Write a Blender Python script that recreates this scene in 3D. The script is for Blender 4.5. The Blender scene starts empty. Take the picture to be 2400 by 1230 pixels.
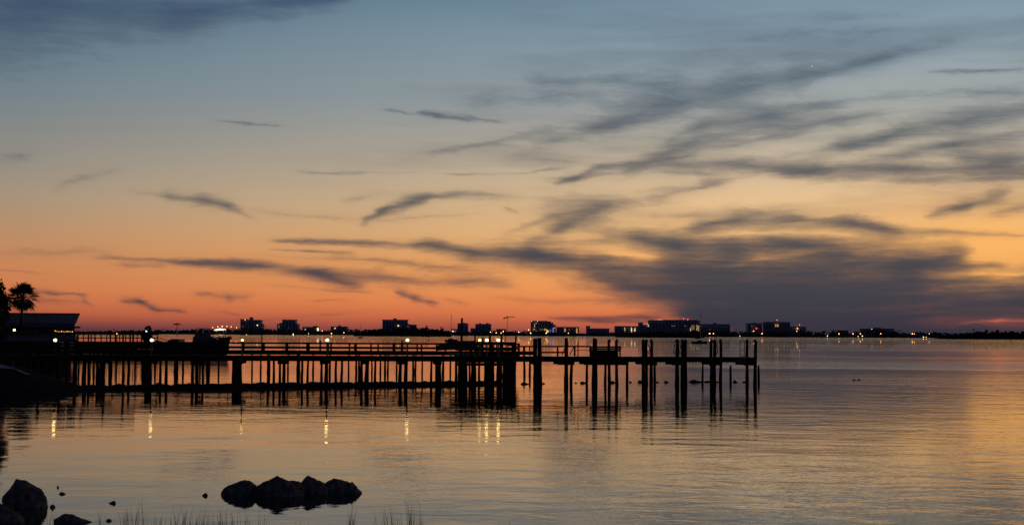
import bpy, math, random
from mathutils import Vector, Matrix
random.seed(7)
rnd = random.random
def ru(a, b): return a + (b - a) * random.random()
SC = bpy.context.scene
COL = SC.collection

# ------------------------------------------------------------------ camera
F = 3500.0                       # focal length in pixels of the 2400 px wide photograph
CAM_H = 3.0
PITCH = math.radians(2.74)
ROLL = math.radians(0.275)
fwd = Vector((0, math.cos(PITCH), math.sin(PITCH)))
up0 = Vector((0, -math.sin(PITCH), math.cos(PITCH)))
rt0 = Vector((1, 0, 0))
RT = rt0 * math.cos(ROLL) + up0 * math.sin(ROLL)
UP = up0 * math.cos(ROLL) - rt0 * math.sin(ROLL)
cam_d = bpy.data.cameras.new('camera')
cam = bpy.data.objects.new('camera', cam_d)
COL.objects.link(cam)
cam.matrix_world = Matrix(((RT.x, UP.x, -fwd.x, 0), (RT.y, UP.y, -fwd.y, 0),
                           (RT.z, UP.z, -fwd.z, CAM_H), (0, 0, 0, 1)))
cam_d.sensor_width = 36.0
cam_d.lens = 36.0 * F / 2400.0
cam_d.clip_start = 0.1
cam_d.clip_end = 40000
SC.camera = cam
def ray(px, py):
    return (fwd + RT * ((px - 1200) / F) + UP * ((615 - py) / F)).normalized()
def at(px, py, Y):
    """World point at depth Y metres in the direction of a photograph position."""
    d = ray(px, py)
    return Vector((0, 0, CAM_H)) + d * (Y / d.y)
def ground(px, py, z=0.0):
    d = ray(px, py)
    return Vector((0, 0, CAM_H)) + d * ((z - CAM_H) / d.z)
def ppm(Y): return F / Y          # photograph pixels per metre at depth Y

# ------------------------------------------------------------------ sky (dusk)
def srgb(c):
    return tuple((v / 255 / 12.92) if v / 255 <= 0.04045 else ((v / 255 + 0.055) / 1.055) ** 2.4 for v in c) + (1,)
world = bpy.data.worlds.new('World')
SC.world = world
world.use_nodes = True
WT = world.node_tree
WT.nodes.clear()
def wn(kind, **kw):
    n = WT.nodes.new(kind)
    for k, v in kw.items():
        setattr(n, k, v)
    return n
def link(a, b): WT.links.new(a, b)
def setin(sock, v):
    if isinstance(v, bpy.types.NodeSocket): link(v, sock)
    elif v is not None: sock.default_value = v
def wm(op, a, b=None, c=None, clamp=False):
    n = wn('ShaderNodeMath', operation=op, use_clamp=clamp)
    setin(n.inputs[0], a); setin(n.inputs[1], b); setin(n.inputs[2], c)
    return n.outputs[0]
def wmap(v, a, b, c=0.0, d=1.0, kind='SMOOTHSTEP'):
    n = wn('ShaderNodeMapRange', interpolation_type=kind, clamp=True)
    setin(n.inputs[0], v); n.inputs[1].default_value = a; n.inputs[2].default_value = b
    n.inputs[3].default_value = c; n.inputs[4].default_value = d
    return n.outputs[0]
def wxyz(x, y, z):
    n = wn('ShaderNodeCombineXYZ'); setin(n.inputs[0], x); setin(n.inputs[1], y); setin(n.inputs[2], z)
    return n.outputs[0]
def wdot(v, c):
    n = wn('ShaderNodeVectorMath', operation='DOT_PRODUCT'); link(v, n.inputs[0]); n.inputs[1].default_value = c
    return n.outputs['Value']
def wnoise(vec, scale, detail=3.0, rough=0.55):
    n = wn('ShaderNodeTexNoise', noise_dimensions='2D'); link(vec, n.inputs['Vector'])
    n.inputs['Scale'].default_value = scale; n.inputs['Detail'].default_value = detail
    n.inputs['Roughness'].default_value = rough
    return n
def wmix(f, a, b, blend='MIX'):
    n = wn('ShaderNodeMix', data_type='RGBA', blend_type=blend)
    setin(n.inputs[0], f); setin(n.inputs[6], a); setin(n.inputs[7], b)
    return n.outputs[2]
tc = wn('ShaderNodeTexCoord')
sep = wn('ShaderNodeSeparateXYZ'); link(tc.outputs['Generated'], sep.inputs[0])
AZ = wm('ARCTAN2', sep.outputs[0], sep.outputs[1])          # radians, 0 = west-facing view axis
EL = wm('ARCSINE', sep.outputs[2])
AZD = wm('MULTIPLY', AZ, 180 / math.pi)
ELD = wm('MULTIPLY', EL, 180 / math.pi)
ELP = wm('ABSOLUTE', ELD)
EFAC = wm('DIVIDE', ELP, 40.0)
def ramp(stops):
    n = wn('ShaderNodeValToRGB'); link(EFAC, n.inputs[0])
    cr = n.color_ramp; cr.interpolation = 'B_SPLINE' if False else 'LINEAR'
    while len(cr.elements) > 1: cr.elements.remove(cr.elements[-1])
    for i, (e, c) in enumerate(stops):
        el = cr.elements[0] if i == 0 else cr.elements.new(min(1, e / 40.0))
        el.position = min(1, e / 40.0); el.color = srgb(c)
    return n.outputs[0]
rampL = ramp([(0, (66, 48, 60)), (.2, (102, 58, 62)), (.4, (148, 74, 64)), (.7, (182, 95, 66)), (1.1, (198, 111, 71)), (1.6, (205, 124, 78)),
              (2.6, (200, 134, 89)), (3.8, (184, 143, 107)), (5.0, (166, 147, 124)), (6.2, (149, 142, 131)), (7.4, (134, 136, 134)), (8.8, (118, 132, 140)),
              (10.2, (106, 127, 140)), (11.6, (94, 118, 136)), (12.8, (84, 109, 131)), (16, (64, 86, 112)), (22, (46, 62, 88)), (40, (24, 33, 58))])
rampR = ramp([(0, (150, 76, 66)), (.25, (190, 92, 70)), (.7, (226, 121, 75)), (1.3, (244, 147, 84)), (2.0, (250, 164, 92)), (2.8, (251, 178, 104)),
              (3.8, (244, 190, 126)), (5.0, (234, 194, 144)), (6.2, (212, 187, 154)), (7.4, (188, 178, 160)), (8.8, (164, 168, 166)), (10.2, (148, 163, 170)),
              (11.6, (136, 157, 170)), (12.8, (118, 143, 160)), (16, (80, 105, 129)), (22, (50, 68, 96)), (40, (24, 33, 58))])
glow = wmap(AZD, -18.5, 10, 0, 1, 'LINEAR')
clear = wmix(glow, rampL, rampR)
clear = wmix(wm('MULTIPLY', wm('MULTIPLY', wmap(AZD, 9, 19), wm('MULTIPLY', wmap(ELP, 6.5, 3.0), wmap(ELP, .6, 2.2))), .8), clear, srgb((255, 182, 98)))
# afterglow centred to the right of the view; the sky opposite the sunset is dark blue
dist = wm('ABSOLUTE', wm('WRAP', wm('SUBTRACT', AZD, 22.0), 180.0, -180.0))
east = wmap(dist, 44, 125)
nish = wn('ShaderNodeTexSky', sky_type='NISHITA', sun_disc=False)
nish.sun_elevation = math.radians(0.5); nish.sun_rotation = math.radians(22)
nisc = wmix(1.0, nish.outputs[0], (0.006, 0.006, 0.008, 1), 'MULTIPLY')
eastc = wmix(1.0, nisc, srgb((34, 43, 70)), 'ADD')
clear = wmix(east, clear, eastc)

sd = wn('ShaderNodeVectorMath', operation='DISTANCE'); link(tc.outputs['Generated'], sd.inputs[0]); sd.inputs[1].default_value = ray(1903, 156)
star = wmap(sd.outputs['Value'], .0002, .0007, .9, 0)
clear = wmix(star, clear, (.9, .95, 1, 1))
# cirrus: soft strokes laid in azimuth / elevation, torn by stretched noise
UV0 = wxyz(wm('MULTIPLY', AZ, 3.5), wm('MULTIPLY', EL, 3.5), 1.0)    # unit = 0.286 rad
def uvp(px, py):
    d = ray(px, py)
    return math.atan2(d.x, d.y) * 3.5, math.asin(d.z) * 3.5
def wadd(v, w, scale):
    s = wn('ShaderNodeVectorMath', operation='MULTIPLY'); link(w, s.inputs[0]); s.inputs[1].default_value = scale
    a = wn('ShaderNodeVectorMath', operation='ADD'); link(v, a.inputs[0]); link(s.outputs[0], a.inputs[1])
    return a.outputs[0]
def centred(n):
    a = wn('ShaderNodeVectorMath', operation='SUBTRACT'); link(n.outputs['Color'], a.inputs[0]); a.inputs[1].default_value = (.5, .5, .5)
    return a.outputs[0]
flow = wn('ShaderNodeMapping'); link(UV0, flow.inputs[0])
flow.inputs['Rotation'].default_value = (0, 0, math.radians(-13)); flow.inputs['Scale'].default_value = (.42, 1.7, 1)
warp_big = centred(wnoise(flow.outputs[0], 2.3, 2.0))
warp_small = centred(wnoise(flow.outputs[0], 11.0, 3.0, .6))
UV1 = wadd(UV0, warp_big, (.06, .026, 0))
warp_fine = centred(wnoise(flow.outputs[0], 38.0, 3.0, .65))
UV2 = wadd(UV1, warp_small, (.03, .017, 0))
UV = wadd(UV2, warp_fine, (.02, .008, 0))
flow2 = wn('ShaderNodeMapping'); link(UV, flow2.inputs[0])
flow2.inputs['Rotation'].default_value = (0, 0, math.radians(-7)); flow2.inputs['Scale'].default_value = (.75, 9.5, 1)
tear = wnoise(flow2.outputs[0], 2.2, 6.0, .68).outputs['Fac']
flow4 = wn('ShaderNodeMapping'); link(UV, flow4.inputs[0])
flow4.inputs['Rotation'].default_value = (0, 0, math.radians(-12)); flow4.inputs['Scale'].default_value = (5.0, 24.0, 1)
fibre = wnoise(flow4.outputs[0], 1.6, 5.0, .66).outputs['Fac']
flow3 = wn('ShaderNodeMapping'); link(UV1, flow3.inputs[0])
flow3.inputs['Rotation'].default_value = (0, 0, math.radians(-16)); flow3.inputs['Scale'].default_value = (.55, 4.6, 1)
flow3.inputs['Location'].default_value = (3.1, 1.7, 0)
wisp = wnoise(flow3.outputs[0], 1.5, 5.0, .58).outputs['Fac']
STROKES = [  # density, [(x, y, half width), ...]
    (.95, [(-260, 60, 150), (60, 20, 70)]), (.62, [(100, 18, 52), (430, 22, 62), (640, 4, 34), (800, -10, 20)]), (.3, [(40, 110, 60), (420, 70, 60)]),
    (.5, [(2230, 100, 15), (2050, 138, 24), (1880, 180, 27), (1700, 215, 42)]), (.5, [(1760, 205, 34), (1560, 235, 46), (1420, 285, 32), (1260, 335, 24)]),
    (.34, [(1650, 205, 26), (1430, 190, 22), (1240, 195, 12)]), (.13, [(1620, 130, 30), (1900, 60, 40), (2150, 20, 30)]), (.17, [(2060, 90, 36), (1800, 130, 36)]),
    (.5, [(2195, 171, 6), (2310, 165, 7), (2420, 156, 8)]), (.3, [(2250, 211, 5), (2420, 214, 8)]),
    (.56, [(2460, 240, 30), (2270, 278, 30), (2110, 312, 26), (1980, 348, 14)]), (.34, [(2440, 318, 18), (2240, 345, 18), (2080, 378, 12)]),
    (.42, [(1560, 330, 12), (1640, 290, 24), (1800, 265, 20), (1960, 245, 14)]), (.22, [(1500, 380, 20), (1780, 290, 26), (2040, 280, 20)]),
    (.4, [(1180, 374, 14), (1330, 378, 14)]), (.62, [(1300, 425, 6), (1400, 392, 12), (1540, 374, 12), (1620, 362, 8)]),
    (.68, [(1540, 384, 12), (1730, 388, 20), (1900, 398, 18)]), (.66, [(1840, 398, 20), (2100, 404, 19), (2300, 400, 30), (2460, 402, 30)]), (.52, [(2250, 372, 16), (2340, 380, 30), (2440, 372, 34)]),
    (.5, [(1690, 422, 12), (1560, 455, 20), (1420, 478, 28)]), (.52, [(1420, 478, 30), (1310, 530, 28), (1240, 560, 11)]), (.32, [(1260, 480, 34), (1380, 466, 30)]),
    (.66, [(866, 522, 9), (905, 495, 17), (990, 468, 14)]), (.44, [(940, 480, 8), (1060, 455, 18), (1190, 462, 12)]), (.22, [(820, 470, 9), (890, 458, 13)]),
    (.68, [(395, 457, 10), (470, 467, 15), (540, 478, 15)]), (.42, [(520, 480, 10), (585, 508, 5)]), (.2, [(300, 446, 6), (420, 460, 9)]), (.18, [(570, 485, 8), (670, 505, 6)]),
    (.55, [(902, 261, 4), (955, 266, 4)]), (.85, [(980, 265, 6), (1020, 271, 8), (1085, 278, 7)]), (.6, [(1090, 271, 4), (1160, 284, 5)]),
    (.5, [(525, 284, 4), (590, 290, 5), (655, 295, 4)]), (.42, [(700, 402, 4), (780, 408, 5), (840, 408, 4)]), (.3, [(800, 402, 4), (960, 406, 4)]), (.3, [(1040, 408, 4), (1190, 409, 4), (1310, 395, 3)]),
    (.26, [(120, 440, 6), (190, 415, 12), (270, 398, 8)]), (.26, [(-60, 380, 18), (60, 365, 16)]), (.3, [(1175, 488, 7), (1205, 500, 6)]),
    (.75, [(660, 562, 7), (860, 568, 9), (1020, 577, 13)]), (1.0, [(1000, 576, 11), (1100, 595, 20), (1240, 598, 24), (1320, 612, 24)]),
    (1.15, [(1200, 603, 22), (1400, 622, 30), (1600, 650, 46)]), (1.5, [(1470, 664, 26), (1640, 690, 52), (1800, 705, 72), (1980, 712, 78)]),
    (.95, [(1490, 556, 14), (1600, 576, 26), (1720, 588, 44), (1860, 575, 38)]), (.85, [(1820, 560, 26), (1960, 592, 50), (2130, 614, 46)]), (1.3, [(1560, 628, 30), (1700, 640, 50), (1900, 642, 54), (2120, 632, 46), (2240, 600, 14)]),
    (.8, [(1640, 528, 12), (1740, 510, 18), (1860, 508, 17), (2000, 522, 16), (2100, 540, 12)]), (.4, [(2020, 530, 14), (2200, 543, 12), (2440, 552, 9)]), (.34, [(1540, 500, 16), (1800, 495, 16)]), (.42, [(1380, 540, 20), (1560, 560, 28), (1700, 555, 30)]),
    (.5, [(2120, 640, 15), (2240, 628, 12), (2340, 620, 7)]), (1.7, [(1640, 730, 30), (1800, 726, 62), (2100, 730, 62), (2450, 712, 56), (2800, 720, 50)]), (1.7, [(1610, 762, 12), (1760, 760, 34), (2050, 768, 40), (2300, 788, 26), (2700, 788, 24)]), (.75, [(2000, 672, 42), (2240, 672, 30), (2450, 668, 20)]),
    (.9, [(1380, 640, 22), (1560, 700, 34), (1720, 742, 34)]), (.4, [(1330, 665, 20), (1500, 712, 20)]),
    (.75, [(2190, 500, 10), (2260, 482, 17), (2350, 458, 12)]), (.5, [(2330, 500, 11), (2440, 480, 15)]),
    (.46, [(240, 605, 7), (420, 612, 10), (600, 622, 13)]), (.64, [(430, 616, 9), (600, 626, 14), (740, 640, 20), (840, 668, 10)]), (.5, [(720, 640, 18), (900, 650, 20), (1100, 660, 16), (1190, 668, 9)]),
    (.4, [(640, 584, 4), (740, 588, 7), (830, 595, 5)]), (.26, [(800, 605, 8), (1000, 620, 10), (1180, 640, 18)]), (.22, [(-40, 600, 14), (240, 590, 14)]), (.3, [(270, 625, 7), (380, 624, 7)]),
    (.55, [(470, 688, 7), (540, 695, 11), (590, 692, 6)]), (.75, [(945, 686, 7), (985, 698, 13), (1030, 708, 8)]), (.4, [(1060, 702, 8), (1105, 712, 5)]),
    (.6, [(295, 706, 8), (335, 706, 12), (370, 722, 6), (430, 729, 3)]), (.42, [(60, 686, 14), (130, 684, 10)]), (.66, [(120, 689, 4), (200, 689, 4)]), (.3, [(200, 696, 8), (220, 714, 8)]), (.3, [(40, 706, 14), (180, 706, 12)]),
    (.4, [(510, 730, 4), (565, 738, 6)]), (.3, [(640, 672, 5), (850, 682, 5)]), (.3, [(740, 702, 4), (830, 702, 5)]), (.3, [(1180, 700, 8), (1480, 715, 12)]),
    (.8, [(1300, 744, 5), (1400, 748, 9), (1530, 747, 9)]), (.4, [(1360, 754, 5), (1520, 756, 7)]), (.3, [(100, 640, 2), (-20, 635, 3)]), (.25, [(840, 735, 4), (480, 757, 9)]),
    (.3, [(1080, 240, 26), (1300, 225, 40), (1560, 225, 40)]), (.36, [(960, 366, 14), (1130, 335, 22), (1290, 300, 18)]), (.42, [(1470, 395, 12), (1620, 330, 20), (1840, 300, 24), (2060, 268, 18)]),
    (.36, [(1880, 362, 12), (2100, 320, 24), (2440, 262, 30)]), (.34, [(1980, 388, 9), (2200, 348, 16), (2460, 300, 20)]), (.3, [(1680, 262, 14), (2000, 232, 18), (2420, 205, 20)]), (.26, [(1380, 305, 14), (1580, 255, 16)]),
    (.3, [(1940, 420, 12), (2180, 424, 18), (2460, 424, 22)]), (.3, [(1290, 420, 10), (1480, 400, 12), (1660, 405, 10)]), (.26, [(1700, 345, 10), (1900, 300, 14)]), (.3, [(1180, 545, 9), (1290, 505, 16), (1400, 490, 12)]),
    (.28, [(1240, 570, 10), (1400, 560, 14), (1520, 548, 12)]), (.26, [(640, 600, 5), (900, 612, 9), (1120, 632, 9)]), (.22, [(640, 500, 8), (900, 520, 8), (1100, 500, 8)]), (.3, [(2140, 660, 8), (2300, 648, 7), (2440, 650, 7)]),
    (-.75, [(2250, 757, 4), (2340, 750, 6), (2440, 752, 7)]), (-.45, [(2250, 645, 5), (2420, 640, 12)]), (-.62, [(1695, 622, 6), (1770, 604, 13), (1880, 592, 8)]), (-.35, [(1670, 545, 8), (1850, 535, 10), (2000, 548, 9)]),
    (-.3, [(2050, 690, 7), (2250, 676, 9), (2330, 680, 6)]), (-.5, [(1545, 602, 12), (1420, 592, 12)]), (-.25, [(1560, 752, 5), (1760, 748, 8)]),
]
def seg(px0, py0, w0, px1, py1, w1):
    """One stroke segment as an oriented Gaussian: (a, b, hl, hw, cx, cy, reach u, reach v)."""
    u0, v0 = uvp(px0, py0); u1, v1 = uvp(px1, py1)
    cx, cy = (u0 + u1) / 2, (v0 + v1) / 2
    L = math.hypot(u1 - u0, v1 - v0); a, b = (u1 - u0) / L, (v1 - v0) / L
    hl = L * .72 + .35 * (w0 + w1) / 1000 + .004
    hw = (w0 + w1) / 2 / 1000 * 1.75
    ex = 1.25 * hl * abs(a) + 1.9 * hw * abs(b) + .045; ey = 1.25 * hl * abs(b) + 1.9 * hw * abs(a) + .03
    return a, b, hl, hw, cx, cy, ex, ey
SEGS = []
for s_, pts in STROKES:
    for p, q in zip(pts, pts[1:]):
        SEGS.append((s_,) + seg(*p, *q))
tearc = wm('MULTIPLY_ADD', wmap(tear, .28, .74), 1.25, .78)
erode = wm('MULTIPLY', wmap(wm('MULTIPLY_ADD', tear, .35, wm('MULTIPLY', fibre, .65)), .34, .66), .33)
veil = wm('MULTIPLY', wm('MULTIPLY', wmap(wisp, .42, .74), wmap(AZD, -12, 6)), wm('MULTIPLY', wmap(ELP, 1.0, 4.0, .3, 1), wmap(ELP, 10, 14, 1, .35)))
veil = wm('MULTIPLY', veil, wmap(ELP, 3.5, 6.0, .15, .75))
cl = wn('ShaderNodeValToRGB'); link(EFAC, cl.inputs[0])
stops = [(0, (47, 49, 63)), (1.2, (54, 59, 71)), (3.2, (67, 71, 79)), (6, (76, 81, 90)), (9.5, (80, 95, 110)), (12.8, (52, 72, 102)), (20, (38, 52, 76)), (40, (20, 27, 45))]
cr = cl.color_ramp
while len(cr.elements) > 1: cr.elements.remove(cr.elements[-1])
for i, (e, c) in enumerate(stops):
    el = cr.elements[0] if i == 0 else cr.elements.new(min(1, e / 40))
    el.position = min(1, e / 40); el.color = srgb(c)
cloudc = wmix(east, cl.outputs[0], srgb((30, 36, 54)))
LEAVES = []
def leaf(segs):
    """Sky of one patch of directions: clear sky seen through the cirrus of the strokes that reach it."""
    gt = bpy.data.node_groups.new('cirrus_patch', 'ShaderNodeTree')
    for nm, ty in (('UV', 'Vector'), ('Tear', 'Float'), ('Veil', 'Float'), ('Clear', 'Color'), ('Cloud', 'Color'), ('Erode', 'Float')):
        gt.interface.new_socket(nm, in_out='INPUT', socket_type='NodeSocket' + ty)
    gt.interface.new_socket('Sky', in_out='OUTPUT', socket_type='NodeSocketShader')
    N, L = gt.nodes, gt.links
    gi = N.new('NodeGroupInput')
    def m(op, *ins):
        n = N.new('ShaderNodeMath'); n.operation = op
        for k, v in enumerate(ins):
            if isinstance(v, bpy.types.NodeSocket): L.new(v, n.inputs[k])
            else: n.inputs[k].default_value = v
        return n.outputs[0]
    def dot(c):
        n = N.new('ShaderNodeVectorMath'); n.operation = 'DOT_PRODUCT'; L.new(gi.outputs['UV'], n.inputs[0]); n.inputs[1].default_value = c
        return n.outputs['Value']
    LEAVES.append(1); e = 1e-5 * len(LEAVES)      # keeps the patches' nodes distinct, so that unused patches are skipped
    dens = 0.0
    for s_, a, b, hl, hw, cx, cy, ex, ey in segs:
        lx = dot((a / hl, b / hl, e - (a * cx + b * cy) / hl))
        ly = dot((-b / hw, a / hw, e - (-b * cx + a * cy) / hw))
        d2 = m('MULTIPLY', lx, lx)
        d2 = m('MULTIPLY', d2, d2)
        d2 = m('ADD', m('POWER', m('ABSOLUTE', ly), 1.35), d2)
        dens = m('MULTIPLY_ADD', m('POWER', .06, d2), s_, dens)
    if segs: dens = m('MAXIMUM', m('SUBTRACT', m('MULTIPLY', dens, gi.outputs['Tear']), gi.outputs['Erode']), m('MULTIPLY', dens, .4))
    dens = m('MULTIPLY_ADD', gi.outputs['Veil'], .6, dens)
    al = m('MULTIPLY_ADD', m('POWER', .26, dens), -.985, .985)
    mixn = N.new('ShaderNodeMix'); mixn.data_type = 'RGBA'
    L.new(al, mixn.inputs[0]); L.new(gi.outputs['Clear'], mixn.inputs[6]); L.new(gi.outputs['Cloud'], mixn.inputs[7])
    bgn = N.new('ShaderNodeBackground'); L.new(mixn.outputs[2], bgn.inputs[0])
    go = N.new('NodeGroupOutput'); L.new(bgn.outputs[0], go.inputs[0])
    n = wn('ShaderNodeGroup'); n.node_tree = gt
    link(UV, n.inputs[0]); link(tearc, n.inputs[1]); link(veil, n.inputs[2]); link(clear, n.inputs[3]); link(cloudc, n.inputs[4]); link(erode, n.inputs[5])
    return n.outputs[0]
sepuv = wn('ShaderNodeSeparateXYZ'); link(UV0, sepuv.inputs[0])
def split(u0, u1, v0, v1, segs, depth=0):
    if len(segs) <= 18 or depth >= 8: return leaf(segs)
    best = None
    for axis, lo, hi in ((0, u0, u1), (1, v0, v1)):
        for k in range(1, 8):
            c = lo + (hi - lo) * k / 8
            A = [g for g in segs if g[5 + axis] - g[7 + axis] < c]; B = [g for g in segs if g[5 + axis] + g[7 + axis] > c]
            cost = len(A) * k / 8 + len(B) * (1 - k / 8)
            if best is None or cost < best[0]: best = (cost, axis, c, A, B)
    _, axis, c, A, B = best
    if best[0] > len(segs) - .5: return leaf(segs)
    mx = wn('ShaderNodeMixShader'); link(wm('GREATER_THAN', sepuv.outputs[axis], c), mx.inputs[0])
    link(split(u0, c if axis == 0 else u1, v0, c if axis == 1 else v1, A, depth + 1), mx.inputs[1])
    link(split(c if axis == 0 else u0, u1, c if axis == 1 else v0, v1, B, depth + 1), mx.inputs[2])
    return mx.outputs[0]
# directions that no stroke reaches have their own branch
ub = max(abs(g[5]) + g[7] for g in SEGS); vb = max(g[6] + g[8] for g in SEGS)
out_u = wm('GREATER_THAN', wm('ABSOLUTE', sepuv.outputs[0]), ub)
out_v = wm('GREATER_THAN', sepuv.outputs[1], vb)
mx = wn('ShaderNodeMixShader'); link(wm('MAXIMUM', out_u, out_v), mx.inputs[0])
link(split(-ub, ub, -.1, vb, SEGS), mx.inputs[1]); link(leaf([]), mx.inputs[2])
wo = wn('ShaderNodeOutputWorld'); link(mx.outputs[0], wo.inputs[0])
world.cycles.sampling_method = 'MANUAL'; world.cycles.sample_map_resolution = 512

# ------------------------------------------------------------------ exposure (the sun has set: there is no sun lamp)
vs = SC.view_settings
vs.view_transform = 'Standard'; vs.look = 'None'; vs.exposure = 0.0; vs.gamma = 1.0; vs.use_curve_mapping = False

# ------------------------------------------------------------------ materials
MATS = {}
def mat(name, col, rough=.8, var=.35, scale=3.0, bump=.0, spec=.3, metal=0.0, stretch=(1, 1, 1)):
    m = bpy.data.materials.new(name); m.use_nodes = True
    t = m.node_tree; b = t.nodes['Principled BSDF']
    tcn = t.nodes.new('ShaderNodeTexCoord'); mp = t.nodes.new('ShaderNodeMapping'); mp.inputs['Scale'].default_value = stretch
    t.links.new(tcn.outputs['Object'], mp.inputs[0])
    n = t.nodes.new('ShaderNodeTexNoise'); n.inputs['Scale'].default_value = scale; n.inputs['Detail'].default_value = 5
    t.links.new(mp.outputs[0], n.inputs['Vector'])
    r = t.nodes.new('ShaderNodeValToRGB'); t.links.new(n.outputs['Fac'], r.inputs[0])
    r.color_ramp.elements[0].position = .3; r.color_ramp.elements[1].position = .72
    r.color_ramp.elements[0].color = tuple(c * (1 - var) for c in col) + (1,)
    r.color_ramp.elements[1].color = tuple(min(1, c * (1 + var)) for c in col) + (1,)
    t.links.new(r.outputs[0], b.inputs['Base Color'])
    b.inputs['Roughness'].default_value = rough; b.inputs['Metallic'].default_value = metal
    b.inputs['Specular IOR Level'].default_value = spec
    if bump:
        bp = t.nodes.new('ShaderNodeBump'); bp.inputs['Strength'].default_value = .6; bp.inputs['Distance'].default_value = bump
        t.links.new(n.outputs['Fac'], bp.inputs['Height']); t.links.new(bp.outputs[0], b.inputs['Normal'])
    MATS[name] = m
    return m
def emit(name, col, strength, sample=False):
    m = bpy.data.materials.new(name); m.use_nodes = True
    t = m.node_tree; b = t.nodes['Principled BSDF']
    b.inputs['Base Color'].default_value = (.6, .6, .6, 1)
    n = t.nodes.new('ShaderNodeTexNoise'); n.inputs['Scale'].default_value = 2
    x = t.nodes.new('ShaderNodeMapRange'); t.links.new(n.outputs['Fac'], x.inputs[0])
    x.inputs[3].default_value = strength * .85; x.inputs[4].default_value = strength * 1.15
    b.inputs['Emission Color'].default_value = col + (1,)
    t.links.new(x.outputs[0], b.inputs['Emission Strength'])
    if not sample: m.cycles.emission_sampling = 'NONE'
    MATS[name] = m
    return m
mat('pile_wood', (.03, .023, .018), .95, .5, 2.2, .02, .05, stretch=(6, 6, 1))
mat('deck_wood', (.04, .03, .023), .95, .45, 2.0, .01, .05, stretch=(1, 8, 8))
mat('rail_wood', (.035, .027, .022), .95, .4, 3.0, 0, .05)
mat('rock', (.13, .108, .09), .9, .7, 9.0, .09, .15)
mat('oyster', (.02, .017, .015), .95, .5, 4.0, .03, .04)
mat('soil', (.022, .018, .014), .97, .5, 1.5, .03, .03)
mat('sand', (.22, .23, .26), .97, .25, 2.0, .01, .05)
mat('foliage', (.022, .03, .016), .8, .5, .8, 0, .15)
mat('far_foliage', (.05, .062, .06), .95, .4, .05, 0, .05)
mat('island_foliage', (.018, .024, .022), .95, .4, .08, 0, .05)
mat('bark', (.04, .032, .026), .95, .4, 4.0, .01, .05)
mat('palm_leaf', (.02, .03, .014), .7, .4, 2.0, 0, .2)
mat('grass', (.05, .045, .028), .85, .5, 4.0, 0, .15)
mat('condo_wall', (.34, .36, .44), .9, .12, .06, 0, .1)
mat('condo_pale', (.42, .44, .52), .9, .12, .06, 0, .1)
mat('condo_dark', (.24, .25, .31), .9, .12, .06, 0, .1)
mat('roofing', (.06, .06, .075), .9, .2, .2, 0, .1)
mat('pane', (.025, .03, .04), .25, .2, .3, 0, .5)
mat('slab', (.4, .41, .46), .9, .1, .2, 0, .1)
mat('steel', (.12, .11, .11), .6, .2, .5, 0, .4)
mat('metal_roof', (.36, .44, .58), .55, .15, .8, 0, .4, stretch=(1, 6, 1))
mat('siding', (.12, .13, .17), .9, .2, 1.5, 0, .1, stretch=(.3, .3, 6))
mat('fibreglass', (.035, .035, .042), .35, .1, 1.0, 0, .5)
mat('boat_dark', (.02, .02, .024), .75, .2, 1.0, 0, .4)
mat('glass', (.012, .014, .018), .1, .2, 1.0, 0, .6)
mat('aluminium', (.22, .22, .23), .4, .1, 3.0, 0, .5, metal=.8)
mat('canvas', (.03, .035, .06), .95, .2, 3.0, 0, .05)
mat('panel_white', (.16, .18, .24), .8, .1, 2.0, 0, .2)
emit('lamp_white', (1.0, .67, .23), 6.5, True)
emit('lamp_warm', (1.0, .62, .16), 4, True)
emit('far_amber', (1.0, .34, .06), 8)
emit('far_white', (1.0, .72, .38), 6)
emit('far_yellow', (1.0, .56, .13), 7)
emit('far_red', (1.0, .05, .05), 5)
emit('far_green', (.1, 1.0, .45), 6)
emit('room_white', (1.0, .78, .46), 2.2)
emit('room_yellow', (1.0, .62, .18), 2.2)
emit('room_red', (1.0, .06, .05), 2.5)
emit('room_amber', (1.0, .42, .10), 2.5)
emit('window_glow', (1.0, .60, .15), 1.1)
emit('window_dim', (.9, .66, .34), .26)
emit('window_blue', (.2, .22, 1.0), .8)
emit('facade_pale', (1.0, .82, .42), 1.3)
emit('string_bulb', (1.0, .42, .08), 3.5)

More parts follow.
